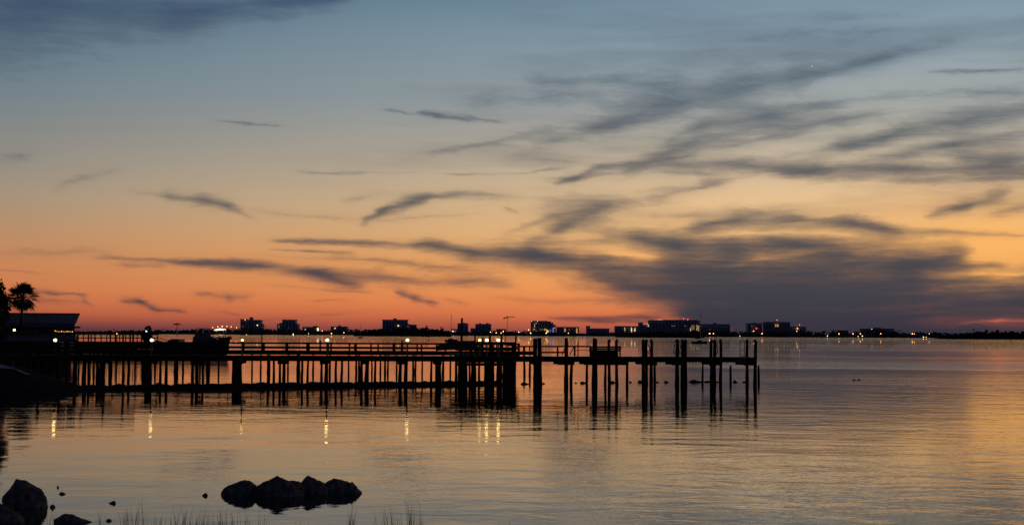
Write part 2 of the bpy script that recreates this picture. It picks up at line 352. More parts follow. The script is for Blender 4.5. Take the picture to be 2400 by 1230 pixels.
# ------------------------------------------------------------------ mesh helpers
class MB:
    def __init__(s): s.v = []; s.f = []
    def add(s, vs, fs):
        o = len(s.v); s.v += [tuple(v) for v in vs]; s.f += [tuple(i + o for i in f) for f in fs]; return s
    def box(s, x0, x1, y0, y1, z0, z1):
        return s.add([(x0, y0, z0), (x1, y0, z0), (x1, y1, z0), (x0, y1, z0), (x0, y0, z1), (x1, y0, z1), (x1, y1, z1), (x0, y1, z1)],
                     [(0, 3, 2, 1), (4, 5, 6, 7), (0, 1, 5, 4), (1, 2, 6, 5), (2, 3, 7, 6), (3, 0, 4, 7)])
    def bar(s, a, b, w, h=None):
        a = Vector(a); b = Vector(b); h = h or w; d = (b - a).normalized()
        ref = Vector((0, 0, 1)) if abs(d.z) < .95 else Vector((0, 1, 0))
        x = d.cross(ref).normalized() * (w / 2); y = x.cross(d).normalized() * (h / 2)
        vs = [a - x - y, a + x - y, a + x + y, a - x + y, b - x - y, b + x - y, b + x + y, b - x + y]
        return s.add(vs, [(0, 3, 2, 1), (4, 5, 6, 7), (0, 1, 5, 4), (1, 2, 6, 5), (2, 3, 7, 6), (3, 0, 4, 7)])
    def tube(s, pts, radii, n=8, jit=0.0):
        rings = []; o = len(s.v); P = [Vector(p) for p in pts]
        for i, p in enumerate(P):
            d = (P[min(i + 1, len(P) - 1)] - P[max(i - 1, 0)]).normalized()
            ref = Vector((1, 0, 0)) if abs(d.x) < .9 else Vector((0, 1, 0))
            x = d.cross(ref).normalized(); y = d.cross(x)
            for k in range(n):
                a = 2 * math.pi * k / n; r = radii[i] * (1 + ru(-jit, jit))
                s.v.append(tuple(p + x * (r * math.cos(a)) + y * (r * math.sin(a))))
        for i in range(len(P) - 1):
            for k in range(n):
                a = o + i * n + k; b = o + i * n + (k + 1) % n
                s.f.append((a, b, b + n, a + n))
        s.f.append(tuple(o + k for k in reversed(range(n)))); s.f.append(tuple(o + (len(P) - 1) * n + k for k in range(n)))
        return s
    def build(s, name, m, parent=None, loc=None, rz=0.0, smooth=False):
        me = bpy.data.meshes.new(name); me.from_pydata(s.v, [], s.f); me.update()
        me.materials.append(MATS[m])
        if smooth: me.polygons.foreach_set('use_smooth', [True] * len(me.polygons))
        o = bpy.data.objects.new(name, me); COL.objects.link(o)
        if parent: o.parent = parent
        if loc is not None: o.location = loc
        if rz: o.rotation_euler = (0, 0, rz)
        return o
def tag(o, label=None, cat=None, group=None, kind=None):
    if label: o['label'] = label
    if cat: o['category'] = cat
    if group: o['group'] = group
    if kind: o['kind'] = kind
    return o
def thing(name, label, cat, loc=(0, 0, 0), rz=0.0, group=None):
    o = bpy.data.objects.new(name, None); COL.objects.link(o); o.location = loc; o.rotation_euler = (0, 0, rz)
    o.empty_display_size = .2
    return tag(o, label, cat, group)
def ball(name, m, r, parent=None, loc=(0, 0, 0), n=10, k=6, squash=1.0):
    b = MB(); vs = [(0, 0, -r * squash)]
    for i in range(1, k):
        t = math.pi * i / k
        for j in range(n):
            a = 2 * math.pi * j / n; vs.append((r * math.sin(t) * math.cos(a), r * math.sin(t) * math.sin(a), -r * squash * math.cos(t)))
    vs.append((0, 0, r * squash)); fs = []
    for j in range(n):
        fs.append((0, 1 + (j + 1) % n, 1 + j))
        for i in range(k - 2):
            a = 1 + i * n + j; c = 1 + i * n + (j + 1) % n; fs.append((a, c, c + n, a + n))
        e = 1 + (k - 2) * n; fs.append((e + j, e + (j + 1) % n, len(vs) - 1))
    b.add(vs, fs)
    return b.build(name, m, parent, loc, smooth=True)

# ------------------------------------------------------------------ water
def water_material():
    m = bpy.data.materials.new('water_surface'); m.use_nodes = True
    t = m.node_tree; N = t.nodes; L = t.links; b = N['Principled BSDF']
    b.inputs['Base Color'].default_value = (.012, .017, .022, 1)
    b.inputs['Roughness'].default_value = .02
    b.inputs['IOR'].default_value = 1.333
    g = N.new('ShaderNodeNewGeometry')
    def noise(sx, sy, scale, detail, rough=.5, dist=0.0, loc=(0, 0, 0), rot=0.0):
        mp = N.new('ShaderNodeMapping'); mp.inputs['Scale'].default_value = (sx, sy, 1); mp.inputs['Location'].default_value = loc
        mp.inputs['Rotation'].default_value = (0, 0, rot)
        L.new(g.outputs['Position'], mp.inputs[0])
        n = N.new('ShaderNodeTexNoise'); n.noise_dimensions = '2D'; L.new(mp.outputs[0], n.inputs['Vector'])
        n.inputs['Scale'].default_value = scale; n.inputs['Detail'].default_value = detail; n.inputs['Roughness'].default_value = rough
        n.inputs['Distortion'].default_value = dist
        return n.outputs['Fac']
    def M(op, a, c=None, d=None):
        n = N.new('ShaderNodeMath'); n.operation = op
        for s_, v in zip(n.inputs, (a, c, d)):
            if v is None: continue
            if isinstance(v, bpy.types.NodeSocket): L.new(v, s_)
            else: s_.default_value = v
        return n.outputs[0]
    def R(v, a, c, d, e):
        n = N.new('ShaderNodeMapRange'); n.interpolation_type = 'SMOOTHSTEP'; L.new(v, n.inputs[0])
        for i, x in enumerate((a, c, d, e)): n.inputs[1 + i].default_value = x
        return n.outputs[0]
    swell = noise(.6, 1.0, .3, 2, loc=(3, 1, 0), rot=.12)
    ripple = noise(.72, 1.0, 1.0, 3, .5, .5, rot=-.12)
    fine = noise(.7, 1.0, 5.0, 2, .5, .2, rot=.2)
    slick = noise(.35, 1.0, .035, 3, .55, .6, loc=(11, 5, 0))
    sx = N.new('ShaderNodeSeparateXYZ'); L.new(g.outputs['Position'], sx.inputs[0])
    breeze = R(sx.outputs[0], -8, 14, .3, .76)            # the left is sheltered by the bank
    fetch = R(sx.outputs[1], 90, 420, 1.0, 2.0)                # and the open bay is livelier than the shallows
    wind = M('MULTIPLY', M('MULTIPLY', R(slick, .38, .62, .5, 1.3), breeze), fetch)
    gust = noise(.25, 1.0, .09, 2, loc=(2, 9, 0))
    band = M('MULTIPLY', M('MULTIPLY', R(M('MULTIPLY_ADD', gust, 40.0, sx.outputs[1]), 152, 166, 0, 1), R(M('MULTIPLY_ADD', gust, 40.0, sx.outputs[1]), 176, 190, 1, 0)), R(sx.outputs[0], 10, 30, 0, 3.6))
    wind = M('ADD', wind, M('ADD', band, R(sx.outputs[1], 600, 1500, 0, 2.5)))       # a gust across the bay, open water beyond
    h = M('MULTIPLY', swell, WAVES[0])
    h = M('MULTIPLY_ADD', M('MULTIPLY', ripple, wind), WAVES[1], h)
    h = M('MULTIPLY_ADD', M('MULTIPLY', fine, wind), WAVES[2], h)
    bp = N.new('ShaderNodeBump'); bp.inputs['Strength'].default_value = 1.0; bp.inputs['Distance'].default_value = 1.0
    L.new(h, bp.inputs['Height']); L.new(bp.outputs[0], b.inputs['Normal'])
    MATS['water_surface'] = m
WAVES = (.018, .026, .005)
water_material()
w = MB(); w.add([(-12000, 15, 0), (12000, 15, 0), (12000, 16000, 0), (-12000, 16000, 0)], [(0, 1, 2, 3)])
tag(w.build('water', 'water_surface'), kind='structure')

# ------------------------------------------------------------------ land
from mathutils import noise as mnoise
def heightfield(name, m, x0, x1, nx, y0, y1, ny, fn, **kw):
    b = MB(); vs = []; fs = []
    for j in range(ny + 1):
        for i in range(nx + 1):
            x = x0 + (x1 - x0) * i / nx; y = y0 + (y1 - y0) * j / ny
            vs.append((x, y, fn(x, y)))
    for j in range(ny):
        for i in range(nx):
            a = j * (nx + 1) + i; fs.append((a, a + 1, a + nx + 2, a + nx + 1))
    b.add(vs, fs)
    return b.build(name, m, smooth=True, **kw)
def lerp_list(pts, x):
    if x <= pts[0][0]: return pts[0][1]
    for (a, p), (b, q) in zip(pts, pts[1:]):
        if x <= b: return p + (q - p) * (x - a) / (b - a)
    return pts[-1][1]
def fbm(x, y, z=0.0): return mnoise.fractal(Vector((x, y, z)), 1.0, 2.0, 4)
# the bank under the camera
tag(heightfield('ground', 'soil', -40, 40, 80, -40, 21.6, 60,
    lambda x, y: 1.45 - max(0, (y + 2) / 23.6) ** 1.3 * 1.75 + .10 * fbm(x * .5, y * .5)), kind='structure')
# the point of land at the left with the low oyster bar running out from it
bank_pts = [(at(px, 783, 75.5).x, at(px, py, 75.5).z + .02) for px, py in ((-700, 842), (-120, 843), (0, 853), (60, 867), (120, 889), (160, 901), (185, 911), (215, 921))] + [(-18.5, -.5)]
def bank_h(x, y):
    v = (y - 75.5) / 5.2
    prof = max(0, 1 - v * v) ** .8
    return lerp_list(bank_pts, x) * prof - .45 * (1 - prof) + .07 * fbm(x * 1.3, y * 1.3)
tag(heightfield('shore_point', 'soil', -42, -17, 90, 69, 82, 40, bank_h), kind='structure')
b = MB(); vs = []
for i in range(25):
    x = -26.6 + i / 24 * 2.6; c = 74.6 + .15 * math.sin(i * .5)
    vs += [(x, c - .32, bank_h(x, c - .32) + .05), (x, c + .3, bank_h(x, c + .3) + .05)]
b.add(vs, [(2 * i, 2 * i + 2, 2 * i + 3, 2 * i + 1) for i in range(24)])
tag(b.build('path', 'sand'), kind='structure')
bar = [ground(x, y) for x, y in ((90, 918), (200, 914), (360, 911), (540, 908), (760, 904.5), (960, 902), (1110, 900), (1185, 899))]
b = MB(); vs = []; n = 260; cross = 9
for i in range(n + 1):
    t = i / n * (len(bar) - 1); k = min(int(t), len(bar) - 2); p = bar[k].lerp(bar[k + 1], t - k)
    wdt = 1.25 * (1.25 - .5 * i / n) * (1 + .35 * fbm(i * .11, 3)); hgt = .24 * (1 + .4 * fbm(i * .19, 9)) * (1.15 - .35 * i / n) * (1 if i < n - 8 else (n - i) / 8)
    for j in range(cross):
        v = j / (cross - 1) * 2 - 1
        vs.append((p.x, p.y + v * wdt + .2 * fbm(i * .3, 5), max(-.2, hgt * (1 - v * v) + .035 * fbm(i * .9, j * .9) - .06 * abs(v))))
b.add(vs, [(i * cross + j, (i + 1) * cross + j, (i + 1) * cross + j + 1, i * cross + j + 1) for i in range(n) for j in range(cross - 1)])
tag(b.build('oyster_bar', 'oyster'), kind='structure')

# far shores: low land with woods that read as one mass
def shore(name, px0, px1, Y, depth, m='soil'):
    x0 = at(px0, 783, Y).x; x1 = at(px1, 783, Y).x; n = 60; b = MB(); vs = []
    for i in range(n + 1):
        x = x0 + (x1 - x0) * i / n; e = min(1, min(i, n - i) / 2.0)
        vs += [(x, Y, -.4), (x, Y + 12, .5 * e + .15), (x, Y + depth * .5, 1.4 * e), (x, Y + depth, -.4)]
    b.add(vs, [(4 * i + j, 4 * i + 4 + j, 4 * i + 5 + j, 4 * i + 1 + j) for i in range(n) for j in range(3)])
    return tag(b.build(name, m), kind='structure')
ICO_V = []; ICO_F = []
_t = (1 + 5 ** .5) / 2
for v in ((-1, _t, 0), (1, _t, 0), (-1, -_t, 0), (1, -_t, 0), (0, -1, _t), (0, 1, _t), (0, -1, -_t), (0, 1, -_t), (_t, 0, -1), (_t, 0, 1), (-_t, 0, -1), (-_t, 0, 1)):
    ICO_V.append(Vector(v).normalized())
ICO_F = [(0, 11, 5), (0, 5, 1), (0, 1, 7), (0, 7, 10), (0, 10, 11), (1, 5, 9), (5, 11, 4), (11, 10, 2), (10, 7, 6), (7, 1, 8), (3, 9, 4), (3, 4, 2), (3, 2, 6), (3, 6, 8), (3, 8, 9), (4, 9, 5), (2, 4, 11), (6, 2, 10), (8, 6, 7), (9, 8, 1)]
def clump(b, c, r, sq=.8):
    vs = [(c[0] + v.x * r * ru(.7, 1.25), c[1] + v.y * r * ru(.7, 1.25), c[2] + v.z * r * sq * ru(.7, 1.25)) for v in ICO_V]
    b.add(vs, ICO_F)
def woods(name, label, tops, px0, px1, Y, m, step, rows=2, palms=0.05):
    b = MB(); px = px0
    while px < px1:
        for r in range(rows):
            y = Y + 8 + r * 14 + ru(-5, 5); X = at(px + ru(-2, 2), 783, y).x
            top = at(px, lerp_list(tops, px), y).z * ru(.72, 1.06)
            w = ru(2.2, 4.2)
            if rnd() < palms:
                top *= 1.25; b.tube([(X, y, 0), (X + ru(-.5, .5), y, top)], [.25, .2], 4)
                for _ in range(5): clump(b, (X + ru(-1, 1), y + ru(-1, 1), top + ru(-.6, .4)), ru(.6, 1.0), .6)
                continue
            clump(b, (X, y, top * .28), w * 1.1, .9)
            for _ in range(7):
                q = ru(.35, 1); clump(b, (X + ru(-1, 1) * w, y + ru(-1, 1) * w, top * q - .7), w * ru(.3, .55), .8)
        px += step * ru(.7, 1.3)
    return tag(b.build(name, m), label, 'woods', kind='stuff')
FAR = 2500.0
shore('far_shore', -260, 2660, FAR, 700)
far_tops = [(-300, 774), (190, 776), (250, 774), (300, 772), (420, 773), (470, 770), (560, 769), (620, 769), (650, 768), (700, 770), (760, 774), (830, 771), (1030, 772), (1060, 776),
            (1160, 775), (1230, 774), (1300, 778), (1360, 780), (1440, 778), (1640, 778), (1710, 774), (1750, 777), (1850, 775), (1900, 774), (1950, 777), (2000, 776), (2050, 772),
            (2100, 772), (2130, 778), (2160, 776), (2230, 779), (2300, 779), (2700, 779)]
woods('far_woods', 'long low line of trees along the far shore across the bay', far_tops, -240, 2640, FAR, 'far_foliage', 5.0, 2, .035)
shore('island_shore', 834, 1058, 1620, 60)
woods('island_woods', 'dark wooded islet in the bay below the flat-roofed block', [(833, 778), (850, 773), (880, 771), (900, 769), (960, 765), (990, 767), (1030, 770), (1058, 778)], 836, 1056, 1622, 'island_foliage', 5.5, 2, .06)
shore('island_shore', 1448, 1643, 1560, 60)
woods('island_woods', 'low wooded islet in front of the longest apartment block', [(1448, 787), (1470, 782), (1520, 777), (1600, 775), (1642, 778)], 1450, 1642, 1562, 'island_foliage', 5.5, 2, .02)
shore('island_shore', 2216, 2640, 1500, 80)
woods('island_woods', 'dark mangrove shore low at the right edge of the bay', [(2216, 791), (2250, 781), (2290, 776), (2336, 775), (2342, 770), (2348, 775), (2400, 777), (2640, 777)], 2220, 2640, 1502, 'island_foliage', 5.0, 2, .05)

# ------------------------------------------------------------------ far buildings
def lit(parent, px, py, w, h, Y, m, name='lit_window'):
    p = at(px, py, Y - .9); q = ppm(Y)
    return MB().box(p.x - w / 2 / q, p.x + w / 2 / q, p.y - .3, p.y + .3, p.z - h / 2 / q, p.z + h / 2 / q).build(name, m, parent, loc=-parent.location)
def condo(label, blocks, wall='condo_wall', Y=2540, roofs=(), lights=(), beacons=(), depth=22.0, cat='apartment block', overhang=0.0):
    c = at((blocks[0][0] + blocks[-1][1]) / 2, 783, Y)
    root = thing('apartment_block', label, cat, (c.x, Y, 0))
    off = Vector((-c.x, -Y, 0))
    for x0, x1, top in blocks:
        X0 = at(x0, 783, Y).x; X1 = at(x1, 783, Y).x; Z = at((x0 + x1) / 2, top, Y).z
        MB().box(X0, X1, Y, Y + depth, -.3, Z).build('wall', wall, root, loc=off)
        MB().box(X0 - .4 - overhang, X1 + .4 + overhang, Y - .5 - overhang, Y + depth + .5, Z + .003, Z + .9).build('roof', 'roofing', root, loc=off)
        nf = max(1, int((Z - 2) / 3.1)); nb = max(2, int((X1 - X0) / 5))
        slab = MB(); win = MB()
        for f in range(nf):
            z = 1.2 + f * 3.1
            slab.box(X0 + .5, X1 - .5, Y - 1.1, Y - .003, z, z + .3)
            for k in range(nb):
                xa = X0 + (X1 - X0) * (k + .18) / nb; xb = X0 + (X1 - X0) * (k + .82) / nb
                win.box(xa, xb, Y - .12, Y + .1, z + .5, z + 2.7)
        slab.build('balconies', 'slab', root, loc=off)['kind'] = 'stuff'; win.build('windows', 'pane', root, loc=off)['kind'] = 'stuff'
    for x0, x1, top, base in roofs:
        X0 = at(x0, 783, Y).x; X1 = at(x1, 783, Y).x; Z = at((x0 + x1) / 2, top, Y).z; Zb = at((x0 + x1) / 2, base, Y).z
        MB().box(X0, X1, Y + 4, Y + 12, Zb - .5, Z).build('penthouse', wall, root, loc=off)
    for px, py, w, h, m in lights: lit(root, px, py, w, h, Y - 1.2, m)
    for px, py in beacons:
        p = at(px, py, Y + 3)
        bm = MB().bar((p.x, p.y, p.z - 2.5), (p.x, p.y, p.z), .25).build('mast', 'steel', root, loc=off)
        ball('beacon', 'far_red', .7, bm, (p.x, p.y, p.z + .5))
    return root
WG, WD, WB, FP, FW, FY = 'window_glow', 'window_dim', 'window_blue', 'facade_pale', 'room_white', 'room_yellow'
condo('dark seven-storey block with one stair tower, farthest left on the skyline', [(563, 575, 748.5), (575, 610, 750.5), (610, 614, 760)], 'condo_wall',
      roofs=[(583, 590.5, 743, 750)], lights=[(574.5, 749, 1.8, 1.8, 'room_amber'), (603, 762, 2.0, 2.0, FW), (569, 765, 2, 1, WD), (584, 774, 1.5, 1.5, WD)])
condo('stepped block with lower shoulders on both sides, right of the stair-tower block', [(649, 655, 760), (655, 661, 757.5), (661, 692, 750), (692, 698, 760)], 'condo_pale',
      roofs=[(664, 680, 748.5, 751), (685, 691, 749, 751)], lights=[(653.6, 765, 1, 6, WD), (673, 778, 1.2, 2, WG), (678, 778, 1.4, 2, WG), (662, 779, 1, 1, WD), (676, 770, 1, 1, WD)])
condo('low building with a tall glowing stairwell between two skyline blocks', [(709, 745, 767)], 'condo_dark', roofs=[(733, 742, 763.5, 767)], lights=[(745, 771.5, 4, 7, FP), (715.5, 772, 1.6, 1.6, FW)])
condo('low dark building with a small rooftop box, left of the wooded islet', [(775, 812, 766)], 'condo_dark', roofs=[(792, 797, 762, 766)], lights=[(785, 769, 1.8, 2.4, FY)])
condo('wide flat-roofed block with one bright window above the wooded islet', [(896, 954, 750), (954, 957.5, 760)], 'condo_wall', roofs=[(921, 928, 745.5, 750)], overhang=.5,
      lights=[(933.5, 763, 2.4, 2.6, FY), (956, 764, 1, 2, WD)])
condo('small low block against the right side of the wide flat-roofed block', [(958, 974.5, 761.5)], 'condo_dark', Y=2575)
condo('slim block standing behind the tallest pier post', [(1072, 1096.5, 758.5)], 'condo_wall', roofs=[(1085, 1090, 756, 758.5)])
condo('little low house with a pale lit front, left of the slim block', [(1057, 1071, 772)], 'condo_dark', lights=[(1064, 776, 9, 2.6, WD), (1062, 776, 4, 2, FP)])
condo('boxy block with two rooftop boxes and a low wing on its left', [(1103, 1113.5, 770), (1114, 1151, 760)], 'condo_wall', roofs=[(1122, 1127, 757, 760), (1139, 1145, 756.5, 760)])
condo('low building at the foot of the tower crane', [(1163, 1186, 772)], 'condo_dark')
condo('block with a curved stepping roofline, blue light strip and scattered lit rooms', [(1244, 1255, 752.5), (1255.3, 1283, 752.8), (1283.3, 1291, 754), (1291.3, 1297, 757), (1297.3, 1302.5, 762)], 'condo_pale',
      lights=[(1253, 760, 1.2, 1.6, FP), (1257, 757, 1, 1, FP), (1252.5, 765, 1, 3, WG), (1252, 771.5, 1.4, 1.6, FP), (1257, 775, 1.6, 1, WG), (1269, 772, 8, 1, WD), (1278, 772, 6, 1.2, WG), (1283, 776, 4.5, 5, WG),
              (1296.5, 773, 2.2, 11, WB), (1290, 775, 1.2, 6, WB), (1246, 752, 1.5, 1.5, FP), (1260, 751.8, 1.5, 1.5, FP), (1249, 774, 1.5, 1, WD), (1300, 768, 1.2, 1.2, FP)])
condo('low long block with two columns of yellow stairwell windows, beside the curved-roof block', [(1305, 1357, 767)], 'condo_dark',
      lights=[(1324.2, 770.5, 1.6, 2, WG), (1324.2, 773.2, 1.6, 2, WG), (1324.2, 776, 1.6, 2, WG), (1352, 770, 1.6, 2, WG), (1352, 773, 1.6, 2, WG), (1352, 776, 1.6, 2, WG), (1352.3, 779, 1.6, 1.8, FP), (1340, 769.7, 1, 1, WD), (1334, 772, .9, 4, WD)])
condo('long low unlit block with a square tower at its left end', [(1375, 1383, 764.5), (1383.3, 1428, 770.5)], 'condo_wall')
condo('low block with three bright yellow stairwells behind the low islet', [(1442, 1497, 765)], 'condo_dark',
      lights=[(1464.3, 769, 1.8, 2, WG), (1464.6, 772.5, 1.8, 2, WG), (1464.3, 775.5, 1.8, 2, WD), (1480, 769, 2.2, 3, WG), (1480, 773, 2.4, 3.2, FP), (1480.3, 777, 2, 2.6, WG), (1488.3, 769.5, 1.8, 2.4, WG), (1487.8, 773.5, 2.4, 4, FP), (1472, 768.5, 1, 1, WD)])
condo('narrow dark tower with a lower wing carrying a red light', [(1498, 1507, 756.5), (1507.3, 1520, 762)], 'condo_wall', beacons=[(1518, 760)], lights=[(1519.5, 763, 1.6, 1.6, FW)])
condo('longest block on the skyline with red roof lights and lit rooms at its right end', [(1521, 1560, 751.5), (1560.3, 1634, 750.5), (1634.3, 1640, 752.5)], 'condo_wall', overhang=.3,
      roofs=[(1528, 1531, 749, 751), (1556, 1562, 749, 751), (1598, 1604, 749, 751)], beacons=[(1537, 753), (1546, 749), (1602, 747.5), (1612, 749)],
      lights=[(1618.5, 770, 1.6, 2, WG), (1618.5, 774, 1.6, 2, WG), (1618.3, 778, 1.6, 2, FP)] + [(1622 + 2.2 * i, 763 + 2.6 * j, 1.5, 1.6, WD) for i in range(3) for j in range(5)] + [(1633 + 2.3 * i, 763 + 2.6 * j, 1.5, 1.6, 'window_glow' if (i + j) % 3 == 0 else WD) for i in range(3) for j in range(5)] + [(1575 + 3 * i, 763.5, 2, .9, WD) for i in range(3)] + [(1606, 763.5, 3, 1, WD)])
condo('wide dark block with a rooftop box, right of the longest block', [(1642.5, 1711, 760.5)], 'condo_wall', roofs=[(1656, 1661, 758.5, 761), (1673, 1680, 756.5, 761)], lights=[(1663.5, 771.5, 1.2, 1.2, WD)])
condo('narrow block with a red light on its front, left of a wider twin', [(1753, 1786, 758.5)], 'condo_wall', roofs=[(1767, 1773, 755.5, 759)], lights=[(1773, 769.5, 2.4, 2.4, 'room_red'), (1766, 775.5, 2, 2, FY), (1762, 764, 1, 2, WD), (1766, 766, 1, 1, WD)])
condo('wide square block with a pair of lit windows near its roof', [(1793, 1852, 755.5)], 'condo_wall', roofs=[(1817, 1822, 753, 756)], beacons=[(1821, 750.5)],
      lights=[(1818.5, 761, 1.5, 2, WG), (1818.5, 764, 1.5, 2, WG), (1823.3, 761, 1.5, 2, WG), (1823.3, 764, 1.5, 2, WG)])
condo('small end block with a red roof light, farthest right of the towers', [(1857, 1889, 766.5)], 'condo_wall', beacons=[(1873.5, 761.5)], lights=[(1869, 769.5, 2.6, 4, WG), (1868, 776, 2.2, 2.2, FW)])
condo('low dark building with one pale window among the trees, right of the towers', [(1956, 1988, 775)], 'condo_dark', lights=[(1959, 776.5, 2, 1.4, WD)])
condo('low wide building with a stepped roof, rightmost on the skyline', [(2022, 2047, 771), (2047.3, 2064, 769), (2064.3, 2096, 771)], 'condo_dark', lights=[(2043.5, 770.6, 1.4, 1.4, FW)])
# floodlit marina shed at the left of the skyline
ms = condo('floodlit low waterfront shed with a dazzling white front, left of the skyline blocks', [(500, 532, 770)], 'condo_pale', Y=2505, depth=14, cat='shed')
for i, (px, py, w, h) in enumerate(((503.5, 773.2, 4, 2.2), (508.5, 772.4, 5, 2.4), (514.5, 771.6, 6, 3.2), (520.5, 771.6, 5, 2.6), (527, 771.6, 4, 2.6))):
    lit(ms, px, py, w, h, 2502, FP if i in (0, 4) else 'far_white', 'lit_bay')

# tower crane
cr_ = at(1189, 783, 2600)
crane = thing('tower_crane', 'thin tower crane with a long arm on the skyline', 'crane', (cr_.x, 2600, 0))
co = -crane.location
z1 = at(1189, 743, 2600).z; b = MB()
for sx in (-.9, .9):
    for sy in (-.9, .9): b.bar((cr_.x + sx, 2600 + sy, 0), (cr_.x + sx, 2600 + sy, z1), .3)
z = 0
while z < z1 - 2:
    for sy in (-.9, .9): b.bar((cr_.x - .9, 2600 + sy, z), (cr_.x + .9, 2600 + sy, z + 2), .16)
    z += 2
b.build('mast', 'steel', crane, loc=co)
ja = at(1180.5, 744.6, 2600); jb = at(1207, 742.2, 2600); ap = at(1189, 739.5, 2600)
b = MB().bar(ja, jb, .9, .9); b.bar(ja + Vector((0, 0, 1)), jb + Vector((0, 0, 1)), .2); b.build('jib', 'steel', crane, loc=co)
MB().bar((cr_.x, 2600, z1 - 1), ap, .8).build('tower_head', 'steel', crane, loc=co)
MB().bar(ap, jb.lerp(ja, .25), .18).bar(ap, ja, .18).build('tie_bar', 'steel', crane, loc=co)
MB().box(ja.x - .5, ja.x + 2.5, 2599, 2601, ja.z - 2, ja.z + .6).build('counterweight', 'steel', crane, loc=co)
MB().box(cr_.x - 1.5, cr_.x + 1, 2598.4, 2600.4, z1 - 2.2, z1 + .3).build('cab', 'steel', crane, loc=co)

# street lamps along the far shore
def far_lamp(px, py, m, r, label, Y=2488.0):
    p = at(px, py, Y)
    root = thing('street_lamp', label, 'street lamp', (p.x, Y, 0), group='lamps along the far shore')
    MB().tube([(0, 0, 0), (0, 0, p.z - .3)], [.14, .1], 6).build('pole', 'steel', root)
    MB().bar((0, 0, p.z - .2), (0, -.8, p.z), .12).build('arm', 'steel', root)
    ball('lamp_head', m, r, root, (0, -.8, p.z), squash=.8)
LAMPS = [(499, 767.3, 'far_amber', .62, 'leftmost of the six orange lamps over the floodlit shed'), (510.5, 765.5, 'far_amber', .66, 'second from the left of the six orange lamps over the floodlit shed'),
    (521, 764.3, 'far_amber', .8, 'brightest of the six orange lamps, above the middle of the floodlit shed'), (532, 764.3, 'far_amber', .66, 'fourth from the left of the six orange lamps over the floodlit shed'),
    (542, 765.5, 'far_amber', .62, 'fifth from the left of the six orange lamps over the floodlit shed'), (554.5, 767.2, 'far_amber', .62, 'rightmost of the six orange lamps, between shed and stair-tower block'),
    (578, 783.5, 'far_white', .35, 'faint white lamp at the waterline below the stair-tower block'), (687.5, 783, 'far_white', .62, 'white waterside lamp at the foot of the stepped block'),
    (723, 781.5, 'far_white', .4, 'faint pale lamp at the waterline below the glowing stairwell'), (755.5, 775, 'far_yellow', .55, 'yellow lamp just right of the tall glowing stairwell'),
    (777, 781, 'far_yellow', .66, 'yellow waterside lamp left of the low building with rooftop box'), (806, 779.3, 'far_amber', .66, 'amber lamp below the low building with rooftop box'),
    (835.5, 778.5, 'far_yellow', .7, 'yellow lamp at the left tip of the wooded islet'), (1083.5, 779.8, 'far_amber', .8, 'orange lamp in front of the slim block by the tallest post'),
    (1149.3, 777.7, 'far_yellow', .62, 'yellow lamp at the right foot of the boxy block'), (1163, 779.7, 'far_amber', .75, 'orange lamp between the boxy block and the crane'),
    (1174.6, 780, 'far_amber', .7, 'orange lamp just left of the crane foot'), (1179.5, 776.3, 'far_yellow', .75, 'yellow lamp higher up beside the crane foot'),
    (1216, 778, 'far_yellow', .6, 'lone yellow lamp between crane and curved-roof block'), (1239, 772.5, 'far_yellow', .7, 'yellow lamp above the trees left of the curved-roof block'),
    (1243.5, 780.3, 'far_amber', .85, 'orange lamp under the left edge of the curved-roof block'), (1280, 780.3, 'far_amber', .85, 'orange lamp under the middle of the curved-roof block'),
    (1332, 780.3, 'far_amber', .6, 'amber lamp below the block with two yellow window columns'), (1663, 781.3, 'far_amber', .95, 'brighter left lamp of the orange pair below the wide dark block'),
    (1672, 781.3, 'far_amber', .75, 'smaller right lamp of the orange pair below the wide dark block'), (1786, 781.7, 'far_amber', .85, 'orange lamp between the narrow block and its wider twin'),
    (1734, 787, 'far_white', .4, 'faint white lamp at the waterline above the pier ladder'), (1940, 782, 'far_red', .35, 'faint reddish lamp above a white one, left of the amber row'),
    (1939, 787, 'far_white', .5, 'white waterline lamp left of the amber row at right'), (1966, 782, 'far_amber', .8, 'first amber lamp right of the tower blocks'),
    (1999, 782.2, 'far_amber', .8, 'amber lamp in the middle of the low right shore'), (2016, 782, 'far_amber', .75, 'amber lamp above two white lights on the low right shore'),
    (2011, 788, 'far_white', .45, 'dim left one of the two white waterline lights under an amber lamp'), (2021, 787, 'far_white', .62, 'bright right one of the two white waterline lights under an amber lamp'),
    (2064, 782, 'far_amber', .75, 'amber lamp below the low building with a stepped roof'), (2138, 782, 'far_amber', .85, 'bright left lamp of the last amber pair at right'),
    (2142.5, 782, 'far_amber', .55, 'weak right lamp of the last amber pair at right'), (2164, 789.3, 'far_white', .6, 'white waterline lamp left of a bluish one at far right'),
    (2170.5, 789.3, 'far_white', .45, 'bluish white waterline lamp at far right'), (2177.5, 782, 'far_amber', .5, 'last small amber lamp before the mangrove shore')]
for px, py, m, r, lab in LAMPS: far_lamp(px, py, m, r, lab)

